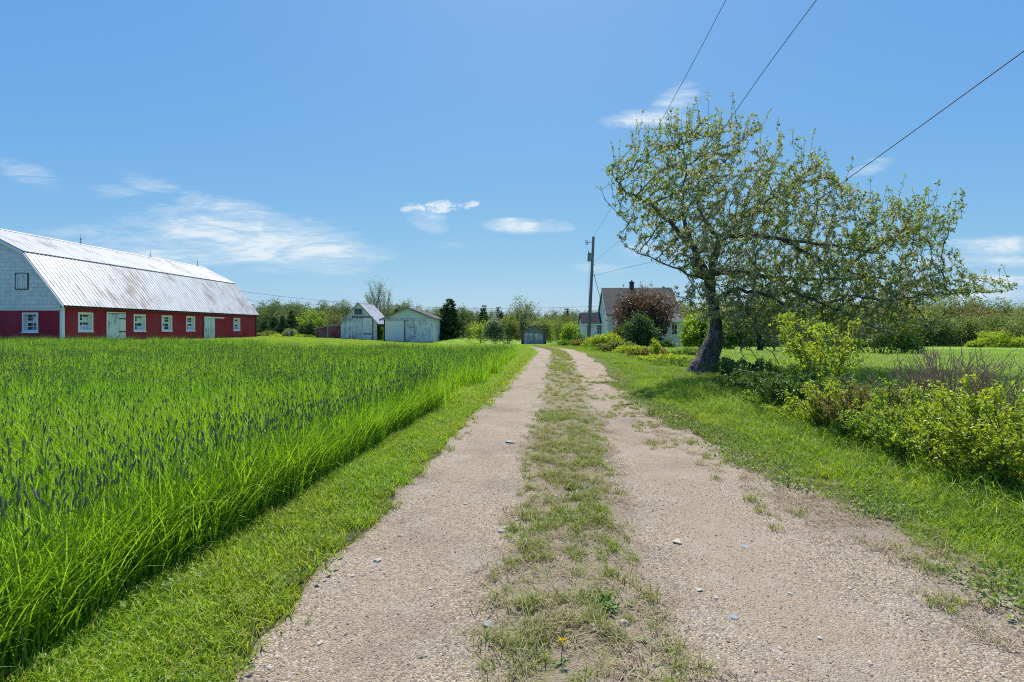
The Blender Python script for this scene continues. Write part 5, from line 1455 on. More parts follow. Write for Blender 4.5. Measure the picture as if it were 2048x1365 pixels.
d = 64; x, y = at(752, d); place_tree('bare_tree', 'half-bare forked tree with thin spreading limbs behind the steep white shed', 'tree', tree_meshes(126, hgt(556, 752, d), 4.6, M['leaf_grey'], M['bark_grey'], .13, 4, 4, 4, .12, bare=.30, th=.20, spread=.5, up=.55, clump=.16), x, y)
d = 66; x, y = at(796, d); place_tree('spruce_tree', 'small pale spruce top showing between the white shed and the garage', 'tree', spruce_meshes(127, hgt(609, 796, d), 1.8, M['needle_tip'], M['bark_dark'], 14, M['needle_tip'], .2), x, y)
d = 54.6; x, y = at(763, d); bush('vine_shrub', 'dark leafy shrub filling the gap between the white shed and the garage', 'shrub', x, y, hgt(652, 763, d), .85, M['leaf_mid'], M['bark_dark'], 128, n=900, size=.11, nst=6)
d = 60; x, y = at(918, d); bush('shrub', 'low green shrub at the foot of the spruce by the garage', 'shrub', x, y, hgt(676, 918, d), 1.8, M['leaf_mid'], M['bark_dark'], 129, n=900, size=.12, nst=6)

# --- between the barn and the shed
for k, (px, top, dd, w, lab) in enumerate([(529, 640, 66, 2.2, 'spruce half hidden by the far corner of the red barn'), (548, 634, 80, 3.2, 'broad dark spruce nearest the barn in the wood edge'), (566, 631, 78, 2.7, 'spruce in the middle of the wood edge left of the bright green tree'),
                                         (584, 621, 80, 2.7, 'slender tall spruce standing highest in the wood edge by the barn'), (602, 652, 74, 2.6, 'short dark spruce under the light green maple'), (621, 646, 75, 2.8, 'short dark spruce directly left of the red lean-to roof')]):
    x, y = at(px, dd); place_tree('spruce_tree', 'dark ' + lab if not lab.startswith(('broad', 'slender', 'short')) else lab, 'tree', spruce_meshes(140 + k, hgt(top, px, dd), w, M['needle'], M['bark_dark'], 16, M['needle_tip']), x, y)
for k, (px, top, dd, w, mat, bare, lab) in enumerate([(597, 634, 84, 3.2, 'leaf_yellow', 0, 'light yellow-green maple between two dark spruces by the barn'), (628, 614, 86, 4.4, 'leaf_bright', 0, 'tall round bright green tree left of the steep white shed'),
                                                     (648, 620, 88, 3.4, 'leaf_wood', 0, 'duller green tree touching the tall round one'), (667, 622, 84, 2.8, 'leaf_rust', .4, 'thin greyish tree just left of the white shed gable'), (684, 628, 86, 2.6, 'leaf_rust', .3, 'low bare-looking tree partly behind the white shed gable'),
                                                     (566, 620, 96, 3.4, 'leaf_grey', .55, 'leafless pale tree behind the spruces by the barn')]):
    x, y = at(px, dd); place_tree('birch_tree', lab, 'tree', tree_meshes(150 + k, hgt(top, px, dd), w, M[mat], M['bark_grey'], .2, 15 if bare < .2 else 6, 3, 4, bare=bare, bottom=bare < .2), x, y)
for k, (px, top, dd, w, mat, lab) in enumerate([(518, 668, 58, 1.3, 'leaf_olive', 'yellowish shrub against the far end of the barn'), (541, 664, 60, 2.2, 'leaf_olive', 'olive shrub in the gap right of the barn'), (553, 671, 58, 1.6, 'leaf_yellow', 'low light-green shrub in front of the spruces'),
                                               (579, 659, 57, 1.9, 'leaf_grey', 'pale silvery shrub in the gap between barn and sheds'), (600, 671, 57, 1.5, 'leaf_yellow', 'yellow-green shrub right of the silvery one'), (617, 672, 56.5, 1.4, 'leaf_mid', 'mid-green shrub at the end wall of the lean-to')]):
    x, y = at(px, dd); bush('shrub', lab, 'shrub', x, y, hgt(top, px, dd), w, M[mat], M['bark_dark'], 160 + k, n=1300, size=.12, nst=7)
x, y = at(579, 56); mb = MB(); mb.cyl((0, 0, -.1), (0, 0, .55), .09, .085, 10); mb.cyl((0, 0, .55), (0, 0, .58), .1, .06, 10)
tag(mb.build('marker_post', M['grey_trim'], None, (x, y, g1(x, y))), 'short pale post in front of the silvery shrub', 'post')

# --- the wood edge beyond the right field and the wood behind
wood = [tree_meshes(200 + k, 8.5, 6.6, M[('leaf_wood', 'leaf_olive', 'leaf_wood', 'leaf_rust', 'leaf_olive', 'leaf_wood')[k]], M['bark_grey'], .25, 24, 3, 4, .12, bare=(0, .05, 0, .25, .1, .15)[k], th=.2, bottom=1, clump=.36, sides=3) for k in range(6)]
wood_low = [bush_meshes(260 + k, 6.0, 7.0, M[('leaf_wood', 'leaf_olive', 'leaf_wood')[k]], M['bark_grey'], n=4200, size=.24, nst=12, stem_r=.05) for k in range(3)]
rw = np.random.default_rng(8)
cands = []
for row, (d0, pxs, toprow) in enumerate(((86, np.arange(1345, 2190, 30), 632), (93, np.arange(1350, 2300, 32), 610), (101, np.arange(1330, 2360, 34), 599))):
    for p_ in pxs:
        dd = d0 + rw.random() * 5 - 2.5; cands.append((p_ + rw.normal() * 8, dd, toprow + rw.normal() * 7 - (8 if 1930 < p_ < 2060 and row == 2 else 0), row))
for (p_, dd, top, row) in cands:
    x, y = px_x(p_, dd), dd; k = int(rw.integers(0, 6)); s = hgt(top, p_, dd) / 8.5
    if 1900 < p_ < 1990 and row > 0: k = 3 if row == 1 else 5
    rim = ('low leafy tree in the front rank of the wood beyond the right field', 'middle-rank tree in the wood beyond the right field', 'tall back-rank tree whose top rims the wood beyond the right field')[row]
    if row == 0: s *= 8.5 / 6.0
    place_tree('wood_tree', rim, 'tree', wood_low[k % 3] if row == 0 else wood[k], x, y, rw.random() * 6.28, (s * (1.05 + .3 * rw.random()), s * (1.05 + .3 * rw.random()), s), ('front rank of the right wood', 'middle rank of the right wood', 'back rank of the right wood')[row], dz=-.1)
for k, (px, top, dd, w, lab) in enumerate([(1990, 664, 72, 4.6, 'bright yellow-green bush before the wood at the right edge of the field'), (2040, 676, 70, 3.6, 'second yellow-green bush cut by the right picture edge'), (1950, 684, 73, 2.0, 'low yellow-green bush leftmost of the three at the wood edge'), (2000, 655, 77, 2.4, 'reddish bush behind the bright bush at the wood edge')]):
    x, y = at(px, dd); bush('shrub', lab, 'shrub', x, y, hgt(top, px, dd), w, M['leaf_yellow' if k < 3 else 'leaf_rust'], M['bark_grey'], 220 + k, n=2400, size=.2, nst=8)
# centre wood, left of the house
for k, (px, top, dd, mi) in enumerate([(1098, 634, 100, 0), (1116, 630, 96, 1), (1136, 628, 102, 3), (1154, 634, 98, 2), (1172, 632, 104, 0), (1070, 642, 112, 4), (940, 640, 118, 1), (958, 645, 112, 4), (915, 642, 120, 2), (1195, 640, 110, 5), (1210, 645, 108, 1)]):
    x, y = at(px, dd); s = hgt(top, px, dd) / 8.5
    place_tree('wood_tree', 'distant tree in the wood seen between the garage and the farmhouse', 'tree', wood[mi], x, y, k * 1.3, (s * .85, s * .85, s), 'centre wood between garage and house', dz=-.1)

def far_proto(k):
    tm, cm = wood[k] if k < 4 else spruce_meshes(300 + k, 9, 3.4, M['needle'], M['bark_dark'], 14)
    src = cm; v = np.zeros(len(src.vertices) * 3, np.float32); src.vertices.foreach_get('co', v)
    nq = len(src.polygons); q = np.zeros(nq * 4, np.int32); src.polygons.foreach_get('vertices', q)
    a = np.zeros(len(src.vertices), np.float32); src.attributes['var'].data.foreach_get('value', a)
    me = mesh_np('far_tree', v.reshape(-1, 3), [q.reshape(-1, 4)], M['far_leaf'] if k < 4 else M['needle'], var=a)
    return bpy.data.objects.new('far_tree', me)
fp = [far_proto(k) for k in range(6)]
X = []; Y = []
for row in range(7):
    n = 150; xx = np.linspace(-330, 420, n) + rw.normal(size=n) * 3; yy = 190 + row * 9 + rw.normal(size=n) * 3 + 30 * fbm(xx * .01, xx * 0, 7)
    X.append(xx); Y.append(yy)
n = 120; X.append(70 + 90 * rw.random(n)); Y.append(106 + 30 * rw.random(n))
n = 90; X.append(-62 + 40 * rw.random(n)); Y.append(100 + 34 * rw.random(n))
X = np.concatenate(X); Y = np.concatenate(Y)
p = np.stack([X, Y, gz(X, Y) - .2], 1); sc_ = np.where(Y > 150, 1.25 + .35 * rw.random(len(X)), .75 + .25 * rw.random(len(X))) 
ii = rw.integers(0, 4, len(X)); ii = np.where(rw.random(len(X)) < .07, rw.integers(4, 6, len(X)), ii)
scatter('far_wood', p, rw.random(len(X)) * 6.28, sc_, ii, fp, 'continuous far wood along the horizon behind the farm', 'wood')

# ------------------------------------------------------------------ shrubs on the right verge
def sapling(label, x, y, h, w, leaf, stemmat, seed, n_st, leafsize, per, name='sapling', cat='sapling', bare=0., group=None, twig=4, spread=.5, ratio=.6, top_only=.25, sr=.009, dense=1.0):
    """an upright young plant: thin stems, side twigs and leaf rosettes along them"""
    rng = np.random.default_rng(seed); lines = []; sites = []
    for k in range(max(8, int(n_st * (.8 if bare < .5 else 1)))):
        a_ = rng.random() * 6.28; L = h * (.6 + .42 * rng.random()); out_ = w / 2 * rng.random() ** .6
        b = np.array([math.cos(a_) * w * .10, math.sin(a_) * w * .10, -.05]); e = np.array([math.cos(a_) * out_, math.sin(a_) * out_, L * (1 - .25 * (out_ / w))])
        tt = np.linspace(0, 1, 9)[:, None]; c = b + (e - b) * .5 + np.array([-math.cos(a_) * out_ * .3, -math.sin(a_) * out_ * .3, L * .12])
        P = (1 - tt) ** 2 * b + 2 * tt * (1 - tt) * c + tt ** 2 * e + rng.normal(size=(9, 3)) * .012 * h * tt
        lines.append((P, np.linspace(sr, sr * .25, 9)))
        for j in range(twig):
            f = top_only + (1 - top_only) * rng.random(); i = min(7, int(f * 8)); q = P[i] + (P[i + 1] - P[i]) * (f * 8 - i); t_ = P[i + 1] - P[i]; t_ /= np.linalg.norm(t_)
            v = rng.normal(size=3); v = t_ * .6 + v / np.linalg.norm(v) * spread * 1.6; v[2] += .15; v /= np.linalg.norm(v); l_ = h * (.10 + .18 * rng.random()) * (1.15 - f * .5)
            E = q + v * l_; m_ = (q + E) / 2 + rng.normal(size=3) * l_ * .08
            lines.append((np.array([q, m_, E]), np.array([sr * .45, sr * .35, sr * .18])))
            if rng.random() > bare:
                for s in rng.random(int(5 * dense) + 1): sites.append(q * (1 - s) ** 2 + 2 * s * (1 - s) * m_ + s * s * E)
                sites.append(E)
        if rng.random() > bare:
            for f in rng.random(int(6 * dense)):
                f = top_only + (1 - top_only) * f; i = min(7, int(f * 8)); sites.append(P[i] + (P[i + 1] - P[i]) * (f * 8 - i))
    v, q, a = tubes(lines, 4); sm = mesh_np('stem', v, q, stemmat, var=a); cm = None
    if sites:
        v, q, a = clump_leaves(rng, np.array(sites), max(1, per - 1), leafsize * .5, leafsize * .86, ratio); v[:, 2] = np.maximum(v[:, 2], -.02); cm = mesh_np('foliage', v, [q], leaf, var=a)
    return place_tree(name, label, cat, (sm, cm), x, y, 0, group=group, parts=('stem', 'foliage'))

YL, DG, MG, BG, RD = M['leaf_yellow'], M['leaf_dark'], M['leaf_mid'], M['leaf_bright'], M['leaf_red']
TW = M['twig']
# near right: big rose and thorn shrubs, from the picture edge back to the tree
d = 9.6; x, y = at(1652, d); sapling('tall yellow-green sapling in front of the apple tree canopy', x, y, hgt(606, 1652, d), 2.4, YL, TW, 301, 19, .062, 5, twig=9, spread=.55, sr=.013, dense=1.3)
d = 4.35; x, y = at(2035, d); sapling('yellow-green rose bush cut by the right picture edge', x, y, hgt(765, 2035, d), 1.7, YL, TW, 302, 34, .034, 5, 'rose_bush', 'shrub', twig=8, dense=1.4)
d = 5.15; x, y = at(1905, d); sapling('yellow-leaved thorn bush at the foot of the bare brown canes', x, y, hgt(752, 1905, d), 1.5, YL, TW, 303, 34, .034, 5, 'thorn_bush', 'shrub', twig=8, dense=1.3)
d = 5.8; x, y = at(1800, d); sapling('dark-stemmed shrub with sparse leaves left of the bare canes', x, y, hgt(760, 1800, d), 1.5, BG, M['bark_dark'], 304, 32, .036, 4, 'thorn_bush', 'shrub', twig=8, bare=.1)
d = 6.4; x, y = at(1715, d); sapling('reddish-twigged low thorn shrub under the yellow sapling', x, y, hgt(765, 1715, d), 1.4, RD, TW, 305, 30, .036, 4, 'thorn_bush', 'shrub', twig=8)
d = 7.0; x, y = at(1655, d); sapling('yellow-tipped shrub right below the tall sapling', x, y, hgt(752, 1655, d), 1.4, YL, M['bark_dark'], 306, 28, .038, 4, 'thorn_bush', 'shrub', twig=8)
d = 8.4; x, y = at(1590, d); sapling('dense dark shrub beneath the drooping apple branches', x, y, hgt(735, 1590, d), 1.9, M['leaf_deep'], M['bark_dark'], 307, 32, .044, 6, 'shrub', 'shrub', twig=9, dense=1.4)
d = 9.9; x, y = at(1530, d); sapling('dark glossy shrub between the apple trunk and the sapling', x, y, hgt(726, 1530, d), 2.0, M['leaf_deep'], M['bark_dark'], 308, 32, .048, 6, 'shrub', 'shrub', twig=9, dense=1.4)
d = 13.2; x, y = at(1478, d); sapling('dark leafy shrub hugging the right foot of the apple trunk', x, y, hgt(714, 1478, d), 2.0, M['leaf_deep'], M['bark_dark'], 309, 32, .052, 6, 'shrub', 'shrub', twig=9, dense=1.4)
d = 6.9; x, y = at(2000, d); sapling('light green shrub standing behind the rose bush at the right picture edge', x, y, hgt(748, 2000, d), 2.0, BG, TW, 310, 32, .040, 5, 'thorn_bush', 'shrub', twig=8)
d = 4.55; x, y = at(1955, d); sapling('low yellow-leaved sprawl at the lower right bank', x, y, hgt(835, 1955, d), 1.5, YL, TW, 311, 34, .034, 4, 'rose_bush', 'shrub', twig=7)
d = 5.3; x, y = at(1835, d); sapling('low green thorny undershrub in front of the bare canes', x, y, hgt(825, 1835, d), 1.3, BG, M['bark_dark'], 312, 30, .032, 4, 'thorn_bush', 'shrub', twig=7)
d = 6.0; x, y = at(1758, d); sapling('low light-green weedy shrub between the reddish and the dark-stemmed shrubs', x, y, hgt(808, 1758, d), 1.2, BG, TW, 313, 26, .034, 4, 'weedy_shrub', 'shrub', twig=7)
d = 7.3; x, y = at(1612, d); sapling('low yellow weedy shrub in front of the dense dark shrub', x, y, hgt(800, 1612, d), 1.3, YL, TW, 314, 26, .034, 4, 'weedy_shrub', 'shrub', twig=7)
d = 8.6; x, y = at(1548, d); sapling('low bright weedy shrub in front of the dark glossy shrub', x, y, hgt(785, 1548, d), 1.4, BG, TW, 315, 26, .038, 4, 'weedy_shrub', 'shrub', twig=7)
d = 11.5; x, y = at(1470, d); sapling('small pale weedy shrub on the bank right of the apple trunk', x, y, hgt(755, 1470, d), 1.2, MG, TW, 316, 22, .042, 4, 'weedy_shrub', 'shrub', twig=6)
# bare brown canes
d = 6.4; x, y = at(1895, d); sapling('tall cluster of bare brown canes at the right verge', x, y, hgt(684, 1895, d), 1.3, RD, M['cane'], 320, 90, .03, 2, 'dead_canes', 'dead canes', bare=.95, twig=4, spread=.3, sr=.0095, top_only=.4)
d = 7.2; x, y = at(1788, d); sapling('thin scatter of bare twigs between the shrubs and the field', x, y, hgt(712, 1788, d), 1.6, RD, M['cane'], 321, 44, .03, 2, 'dead_canes', 'dead canes', bare=.9, twig=4, spread=.3, sr=.0085, top_only=.4)
d = 6.2; x, y = at(1985, d); sapling('bare reddish canes rising over the rose bush at the right', x, y, hgt(705, 1985, d), 1.2, RD, M['cane'], 322, 40, .03, 2, 'dead_canes', 'dead canes', bare=.9, twig=4, spread=.3, sr=.0085, top_only=.4)
d = 4.9; x, y = at(2045, d); sapling('tangle of brown bramble stems at the far right edge', x, y, hgt(815, 2045, d), 1.5, RD, M['cane'], 323, 80, .03, 1, 'bramble', 'bramble', bare=.85, twig=4, spread=.9, sr=.0045)
# along the bank from the tree back to the pole
rv = np.random.default_rng(4)
bank = [(1365, 19.0, 722, 'leaf_mid', 'weedy green shrub just left of the apple trunk'), (1335, 21.0, 712, 'leaf_yellow', 'yellow-green weed clump left of the apple tree by the driveway'), (1312, 22.5, 676, 'leaf_yellow', 'upright leafy yellow shoot standing above the bank weeds'),
        (1300, 24.5, 700, 'leaf_red', 'brownish-green bank shrub below the plum bush'), (1268, 27.5, 694, 'leaf_yellow', 'yellow bank shrub below the dark house shrub'), (1240, 30.0, 684, 'leaf_olive', 'olive bank shrub halfway to the utility pole'),
        (1215, 33.0, 668, 'leaf_yellow', 'bright yellow-green bank shrub in front of the house wall'), (1198, 37.0, 676, 'leaf_bright', 'light green bank shrub right of the pole foot'), (1172, 41.0, 680, 'leaf_red', 'reddish low shrub left of the pole foot'), (1148, 43.0, 682, 'leaf_mid', 'low weedy shrub where the driveway bends away'), (1390, 25.5, 700, 'leaf_mid', 'green shrub at the lawn edge behind the apple trunk')]
for k, (px, dd, top, mat, lab) in enumerate(bank):
    x, y = at(px, dd)
    if k == 2: sapling(lab, x, y, hgt(top, px, dd), .8, M[mat], TW, 340 + k, 8, .07, 4, 'sapling', 'sapling', twig=6)
    else: bush('bank_shrub', lab, 'shrub', x, y, hgt(top, px, dd), 2.0 + dd * .022, M[mat], TW, 340 + k, n=2600, size=.055 + dd * .0014, nst=16, stem_r=.008, d=1.5)

# ------------------------------------------------------------------ small things on the driveway
M['slate'] = plain('blue_grey_slate', (.23, .235, .235), .7, .3, 3, bmp=.3)
M['pale_stone'] = plain('pale_stone', (.42, .38, .32), .8, .25, 3, bmp=.3)
M['tan_stone'] = plain('tan_stone', (.48, .40, .30), .85, .25, 3, bmp=.3)
def stone(px, py, wpx, mat, label, flat=.4, group=None, seed=0):
    d_ = EYE * F / (py - HOR); x_ = px_x(px, d_)
    for _ in range(4):
        d_ = (EYE - g1(x_, d_)) * F / (py - HOR); x_ = px_x(px, d_)
    s = wpx * d_ / F / 2
    o = add('stone', stone_mesh(np.random.default_rng(seed), 'stone', M[mat], 3, flat), None, (x_, d_, g1(x_, d_) + .006 + s * flat * .35))
    o.scale = (s, s, s); o.rotation_euler = (0.08, .05, seed * 1.7)
    return tag(o, label, 'stone', group)
gs_ = 'pale stones on the gravel'
stone(1001, 1065, 13, 'pale_stone', 'whitish stone on the left edge of the centre strip', .5, seed=1)
stone(1014, 1056, 18, 'pale_stone', 'larger flat pale stone behind the whitish one by the strip', .25, seed=2)
stone(1001, 1129, 20, 'slate', 'flat grey stone lying alone in the left wheel track', .2, seed=3)
stone(976, 1252, 24, 'slate', 'blue slate leaning at the grass tuft left of the strip', .25, seed=4)
stone(1188, 1259, 22, 'tan_stone', 'tan stone left of the round stone below the weed clump', .5, seed=5)
stone(1248, 1252, 17, 'tan_stone', 'round brown stone just below the dark weed clump', .8, seed=6)
stone(1223, 1271, 12, 'pale_stone', 'small pale stone between the tan and the round stone', .6, seed=7)
stone(1355, 1087, 22, 'tan_stone', 'flat buff stone on the left side of the right wheel track', .35, seed=8)
stone(1398, 1183, 14, 'pale_stone', 'white chip of stone right of the dark weed clump', .4, seed=9)
stone(1468, 1238, 18, 'slate', 'blue-grey slate chip low in the right wheel track', .25, seed=10)
stone(1490, 1096, 20, 'slate', 'pale grey flat stone in the middle of the right wheel track', .15, seed=11)
stone(1021, 886, 24, 'slate', 'flat slate far up at the left edge of the strip', .2, seed=12)
stone(755, 1124, 14, 'pale_stone', 'pale stone near the mown edge of the left wheel track', .5, seed=13)
for k, (px, py, w) in enumerate([(800, 1074, 10), (1036, 1042, 9), (1325, 1020, 9), (1433, 1199, 10), (705, 1155, 9), (1560, 1300, 11), (1640, 1280, 12), (860, 1180, 8), (640, 1290, 12), (930, 1010, 9), (1700, 1180, 9), (1580, 1190, 10), (1740, 1330, 12), (540, 1340, 12)]):
    stone(px, py, w, 'pale_stone', 'small pale stone pressed into the open gravel', .4, gs_, 20 + k)

def ground_at(px, py):
    d_ = EYE * F / (py - HOR); x_ = px_x(px, d_)
    for _ in range(4):
        d_ = (EYE - g1(x_, d_)) * F / (py - HOR); x_ = px_x(px, d_)
    return x_, d_
def rosette(px, py, wpx, n, mat, label, seed, name='broadleaf_weed', flower=False, ratio=.32, upr=.55):
    rng = np.random.default_rng(seed); x_, y_ = ground_at(px, py); Wd = wpx * y_ / F / 2
    a_ = rng.random(n) * 6.28; tilt = upr * rng.random(n) ** .7
    dirs = np.stack([np.cos(a_) * np.cos(tilt), np.sin(a_) * np.cos(tilt), np.sin(tilt)], 1)
    V = []; Q = []; A = []; off = 0
    for k in range(n):
        L = Wd * (.6 + .5 * rng.random()) * (.62 if n > 20 else 1); d_ = dirs[k]; s = np.array([-d_[1], d_[0], 0]); s /= np.linalg.norm(s); up_ = np.cross(s, d_); up_ *= np.sign(up_[2] + 1e-6)
        b0 = np.array([rng.normal(), rng.normal(), 0]) * Wd * (.42 if n > 20 else .25) + [0, 0, .004]
        t = np.linspace(0, 1, 5)
        wv = ratio * L * np.array([.12, .55, .95, .7, .06]) * .5
        for i in range(5):
            c = b0 + d_ * L * t[i] + up_ * L * (.10 * math.sin(t[i] * 3.1)) - np.array([0, 0, L * .22 * t[i] ** 2]); c[2] = max(c[2], .003)
            V += [c - s * wv[i] + up_ * wv[i] * .35, c, c + s * wv[i] + up_ * wv[i] * .35]
        for i in range(4):
            for j in (0, 1): Q.append([off + 3 * i + j, off + 3 * i + j + 1, off + 3 * i + j + 4, off + 3 * i + j + 3])
        A += [rng.random()] * 15; off += 15
    t = thing(name, label, 'weed', (x_, y_, g1(x_, y_) + .006))
    add('leaf_rosette', mesh_np('leaf_rosette', np.array(V), [np.array(Q)], mat, var=np.array(A), smooth=True), t)
    if flower:
        v, q, a = tubes([(np.array([[0, 0, 0], [.004, 0, .05], [.012, .004, .09]]), np.full(3, .0018))], 4); add('flower_stalk', mesh_np('flower_stalk', v, q, M['weed']), t)
        m = 34; aa = np.linspace(0, 6.28 * 2, m); P = np.tile(np.array([[.012, .004, .091]]), (m, 1)); D = np.stack([np.cos(aa), np.sin(aa), np.where(np.arange(m) < m // 2, .25, .9)], 1)
        v, q, a = leaf_quads(rng, P, .017, .3, .3, D * 3); add('flower_head', mesh_np('flower_head', v, [q], M['yellow_petal'], var=a), t)
    return t
rosette(1215, 1212, 84, 46, M['weed'], 'large dark green leafy weed clump in the middle of the strip', 401, upr=1.3, ratio=.4)
rosette(1148, 980, 46, 24, M['weed'], 'leafy weed clump farther up the strip among dry grass', 402, upr=1.2, ratio=.36)
rosette(1140, 1040, 40, 16, M['weed'], 'narrow-leaved plantain between the two leafy weed clumps', 403, 'plantain', ratio=.2, upr=.7)
rosette(1100, 1042, 34, 12, M['weed'], 'dandelion with one yellow flower on the centre strip', 404, 'dandelion', True, upr=.4)
rosette(1122, 1328, 30, 10, M['weed'], 'dandelion with a yellow flower at the bottom of the strip', 405, 'dandelion', True, upr=.4)
rosette(1272, 1285, 34, 3, M['clover'], 'single pale round dock leaf right of the round stone', 406, 'dock_plant', ratio=.8, upr=.3)
rosette(1566, 965, 24, 10, M['weed'], 'small leafy weed at the right gravel margin', 407)
rosette(90, 1330, 70, 7, M['leaf_bright'], 'broad dock leaves at the foot of the tall grass in the lower left', 408, 'dock_plant', ratio=.5, upr=.9)
rosette(1990, 1150, 60, 22, M['clover'], 'pale downy weed rosette at the lower right grass margin', 409, ratio=.4)

# fallen twigs on the right wheel track
for k, (px, py, L, lab) in enumerate([(1232, 768, .7, 'dark fallen twig lying across the far right wheel track'), (1246, 814, .45, 'fallen twig with green leaves on the right wheel track'), (1215, 766, .35, 'small fallen twig with pale leaves beside the strip'), (1365, 838, .6, 'pile of dry twigs in the shade by the right margin')]):
    x_, y_ = ground_at(px, py); rng = np.random.default_rng(500 + k); t = thing('fallen_twig', lab, 'twig', (x_, y_, g1(x_, y_) + .012), k * .4)
    lines = []; sites = []
    for j in range(4 if k < 3 else 22):
        a_ = rng.normal() * .5 if k < 3 else rng.random() * 6.28; c = np.array([rng.normal() * L * .3, rng.normal() * L * (.06 if k < 3 else .22), .008 + .02 * rng.random()]); v_ = np.array([math.cos(a_), math.sin(a_), .05]) * L * (.2 + .25 * rng.random())
        lines.append((np.array([c - v_, c + [0, 0, .012], c + v_]), np.array([.007, .006, .003]))); sites += [c + v_, c - v_ * .5]
    v, q, a = tubes(lines, 5); add('stick', mesh_np('stick', v, q, TW, var=a), t)
    v, q, a = clump_leaves(rng, np.array(sites), 4, .03, .05); v[:, 2] = np.maximum(v[:, 2], 0); add('leaf', mesh_np('leaf', v, [q], M['leaf_red' if k in (0, 3) else 'leaf_bright'], var=a), t)

# ------------------------------------------------------------------ sky, sun, camera
SUN_EL, SUN_AZ = R(57), R(3)
w = bpy.data.worlds.new('World'); bpy.context.scene.world = w; w.use_nodes = True
nt = w.node_tree; nt.nodes.clear()
out = nt.nodes.new('ShaderNodeOutputWorld'); bg = nt.nodes.new('ShaderNodeBackground')
sky = nt.nodes.new('ShaderNodeTexSky'); sky.sky_type = 'NISHITA'; sky.sun_disc = False
sky.sun_elevation = SUN_EL; sky.sun_rotation = SUN_AZ; sky.altitude = 50; sky.air_density = 1.0; sky.dust_density = .6; sky.ozone_density = 1.6
tc = nt.nodes.new('ShaderNodeTexCoord'); sp = nt.nodes.new('ShaderNodeSeparateXYZ'); nt.links.new(tc.outputs['Generated'], sp.inputs[0])
yy = mathn(nt, 'MAXIMUM', sp.outputs[1], .05)
U_ = mathn(nt, 'DIVIDE', sp.outputs[0], yy); V_ = mathn(nt, 'DIVIDE', sp.outputs[2], yy)
cmb = nt.nodes.new('ShaderNodeCombineXYZ'); nt.links.new(U_, cmb.inputs[0]); nt.links.new(V_, cmb.inputs[1])
def cl_noise(sx, sy, rot, scale, det=8, rg_=.62, dist=.6, off=0):
    mp = nt.nodes.new('ShaderNodeMapping'); mp.inputs['Scale'].default_value = (sx, sy, 1); mp.inputs['Rotation'].default_value = (0, 0, rot); mp.inputs['Location'].default_value = (off, off * .7, off * .3)
    nt.links.new(cmb.outputs[0], mp.inputs['Vector']); return noise(nt, mp.outputs[0], scale, det, rg_, dist)
def blob(px, py, wx, wy, rot=0., soft=1.0):
    cx, cy = (px - 1024) / F, (HOR - py) / F; c, s = math.cos(rot), math.sin(rot)
    du = mathn(nt, 'SUBTRACT', U_, cx); dv = mathn(nt, 'SUBTRACT', V_, cy)
    a = mathn(nt, 'ADD', mathn(nt, 'MULTIPLY', du, c * F / wx), mathn(nt, 'MULTIPLY', dv, s * F / wx))
    b = mathn(nt, 'ADD', mathn(nt, 'MULTIPLY', du, -s * F / wy), mathn(nt, 'MULTIPLY', dv, c * F / wy))
    r2 = mathn(nt, 'ADD', mathn(nt, 'MULTIPLY', a, a), mathn(nt, 'MULTIPLY', b, b))
    return mathn(nt, 'MULTIPLY', mathn(nt, 'POWER', mathn(nt, 'SUBTRACT', 1.0, mathn(nt, 'MINIMUM', r2, 1.0)), 1.2), soft)
def acc(bs):
    r = bs[0]
    for b in bs[1:]: r = mathn(nt, 'MAXIMUM', r, b)
    return r
wisps = acc([blob(500, 478, 320, 72, -.14, 1.0), blob(470, 425, 170, 34, -.22, .8), blob(620, 500, 190, 24, -.10, .95), blob(350, 500, 190, 45, 0, .7), blob(300, 368, 80, 24, -.25, .42), blob(50, 345, 90, 30, -.35, .36), blob(160, 470, 130, 26, 0, .4), blob(300, 410, 140, 30, -.3, .4),
             blob(855, 438, 62, 30, -.45, .6), blob(1060, 453, 110, 20, -.04, .9), blob(895, 492, 50, 10, 0, .32), blob(1290, 240, 100, 26, .05, .9), blob(1350, 205, 70, 36, .6, .55), blob(1310, 500, 90, 20, 0, .55), blob(1200, 537, 70, 12, -.06, .5), blob(1740, 335, 60, 20, .3, .45),
             blob(1990, 492, 130, 26, 0, .95), blob(1960, 522, 170, 18, 0, .7), blob(2010, 560, 120, 16, 0, .95), blob(1960, 590, 200, 18, 0, .7), blob(330, 250, 60, 14, -.4, .0)])
puff = acc([blob(880, 414, 92, 15, .09, 1.0), blob(945, 408, 26, 10, .1, .8), blob(1300, 240, 70, 14, 0, .5), blob(508, 622, 44, 20, -.3, 1.1), blob(700, 632, 60, 10, 0, .6)])
n1 = cl_noise(1, 3.6, .20, 4.2, 10, .66, 1.4); n2 = cl_noise(1, 7.0, .12, 11, 9, .68, 1.0, 3.1); n3 = cl_noise(1, 1.8, -.25, 26, 9, .66, .6, 1.7)
nn = mathn(nt, 'ADD', mathn(nt, 'MULTIPLY', n1, .58), mathn(nt, 'MULTIPLY', n2, .42))
wm = mathn(nt, 'ADD', mathn(nt, 'MULTIPLY', wisps, .95), mathn(nt, 'MULTIPLY', mathn(nt, 'SUBTRACT', nn, .50), 3.4))
wm = mathn(nt, 'MULTIPLY', ramp(nt, wm, [(.05, 0.), (.60, .30), (1.3, .82)]), ramp(nt, wisps, [(0., 0.), (.25, 1.)]))
pm_ = mathn(nt, 'MULTIPLY', ramp(nt, mathn(nt, 'ADD', mathn(nt, 'MULTIPLY', puff, .85), mathn(nt, 'MULTIPLY', mathn(nt, 'SUBTRACT', n3, .54), 5.5)), [(.22, 0.), (1.2, .82)]), ramp(nt, puff, [(0., 0.), (.3, 1.)]))
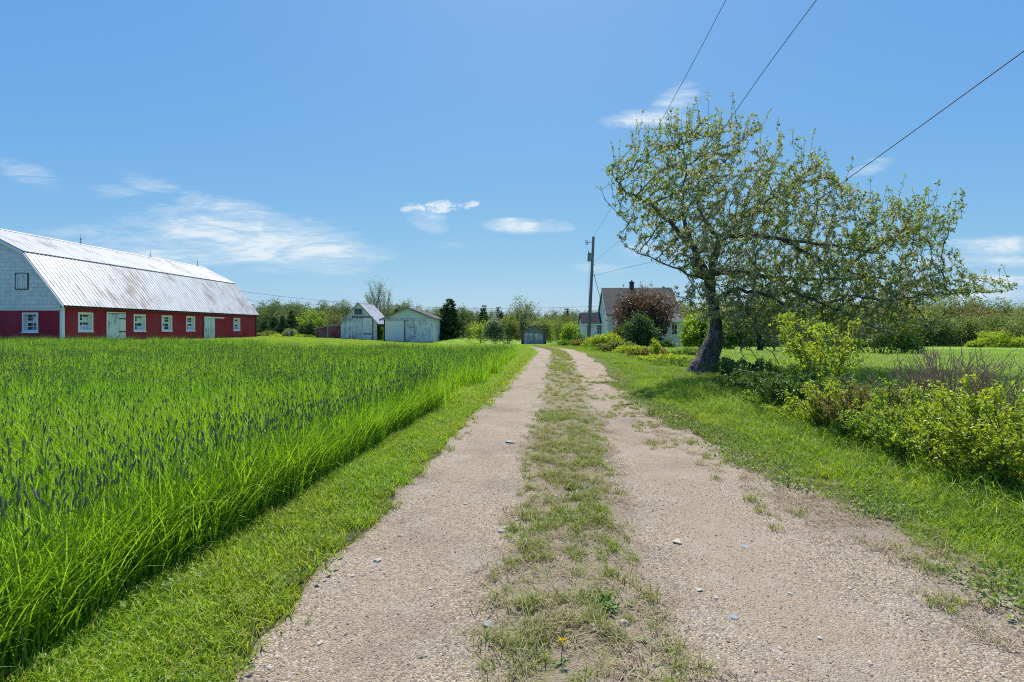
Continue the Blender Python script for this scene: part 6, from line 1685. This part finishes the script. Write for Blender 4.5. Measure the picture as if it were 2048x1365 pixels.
front = ramp(nt, sp.outputs[1], [(.05, 0.), (.2, 1.)])
mask = mathn(nt, 'MULTIPLY', mathn(nt, 'MAXIMUM', wm, pm_), front)
EXPO = .70; WS = .10
ss_ = nt.nodes.new('ShaderNodeSeparateColor'); nt.links.new(sky.outputs[0], ss_.inputs[0])
cc_ = nt.nodes.new('ShaderNodeCombineColor')
for k_, (mul_, pw_) in enumerate(((.0776, .88), (.1935, .585), (.70, .08))):
    nt.links.new(mathn(nt, 'MULTIPLY', mathn(nt, 'POWER', ss_.outputs[k_], pw_), mul_ / WS / 2 ** EXPO), cc_.inputs[k_])
CLOUD = tuple(k_ / WS / 2 ** EXPO for k_ in (.86, .93, .97))
nt.links.new(mixc(nt, mask, cc_.outputs[0], CLOUD), bg.inputs['Color'])
bg.inputs['Strength'].default_value = WS
nt.links.new(bg.outputs[0], out.inputs['Surface'])

sl_ = bpy.data.lights.new('sun', 'SUN'); sl_.energy = 4.2; sl_.angle = R(.53); sl_.color = (1.0, .95, .87)
so = bpy.data.objects.new('sun', sl_); C.objects.link(so)
sd_ = Vector((math.sin(SUN_AZ) * math.cos(SUN_EL), math.cos(SUN_AZ) * math.cos(SUN_EL), math.sin(SUN_EL)))
so.rotation_euler = sd_.to_track_quat('Z', 'Y').to_euler(); so.location = (0, 0, 60)

cd = bpy.data.cameras.new('camera'); cam = bpy.data.objects.new('camera', cd); C.objects.link(cam)
cd.sensor_width = 36; cd.lens = 36 * F / 2048; cd.shift_y = -24.5 / 2048
cd.clip_start = .05; cd.clip_end = 4000
cam.location = (0, 0, EYE); cam.rotation_euler = (R(90), 0, 0)
sc_ = bpy.context.scene; sc_.camera = cam
sc_.view_settings.view_transform = 'Standard'; sc_.view_settings.look = 'None'; sc_.view_settings.gamma = 1; sc_.view_settings.use_curve_mapping = False
sc_.view_settings.exposure = EXPO
sc_.render.engine = 'CYCLES'
cy = sc_.cycles
cy.max_bounces = 7; cy.diffuse_bounces = 4; cy.glossy_bounces = 2; cy.transmission_bounces = 4; cy.transparent_max_bounces = 4
sc_.cycles.filter_width = 1.1; cy.use_denoising = False
cy.caustics_reflective = False; cy.caustics_refractive = False
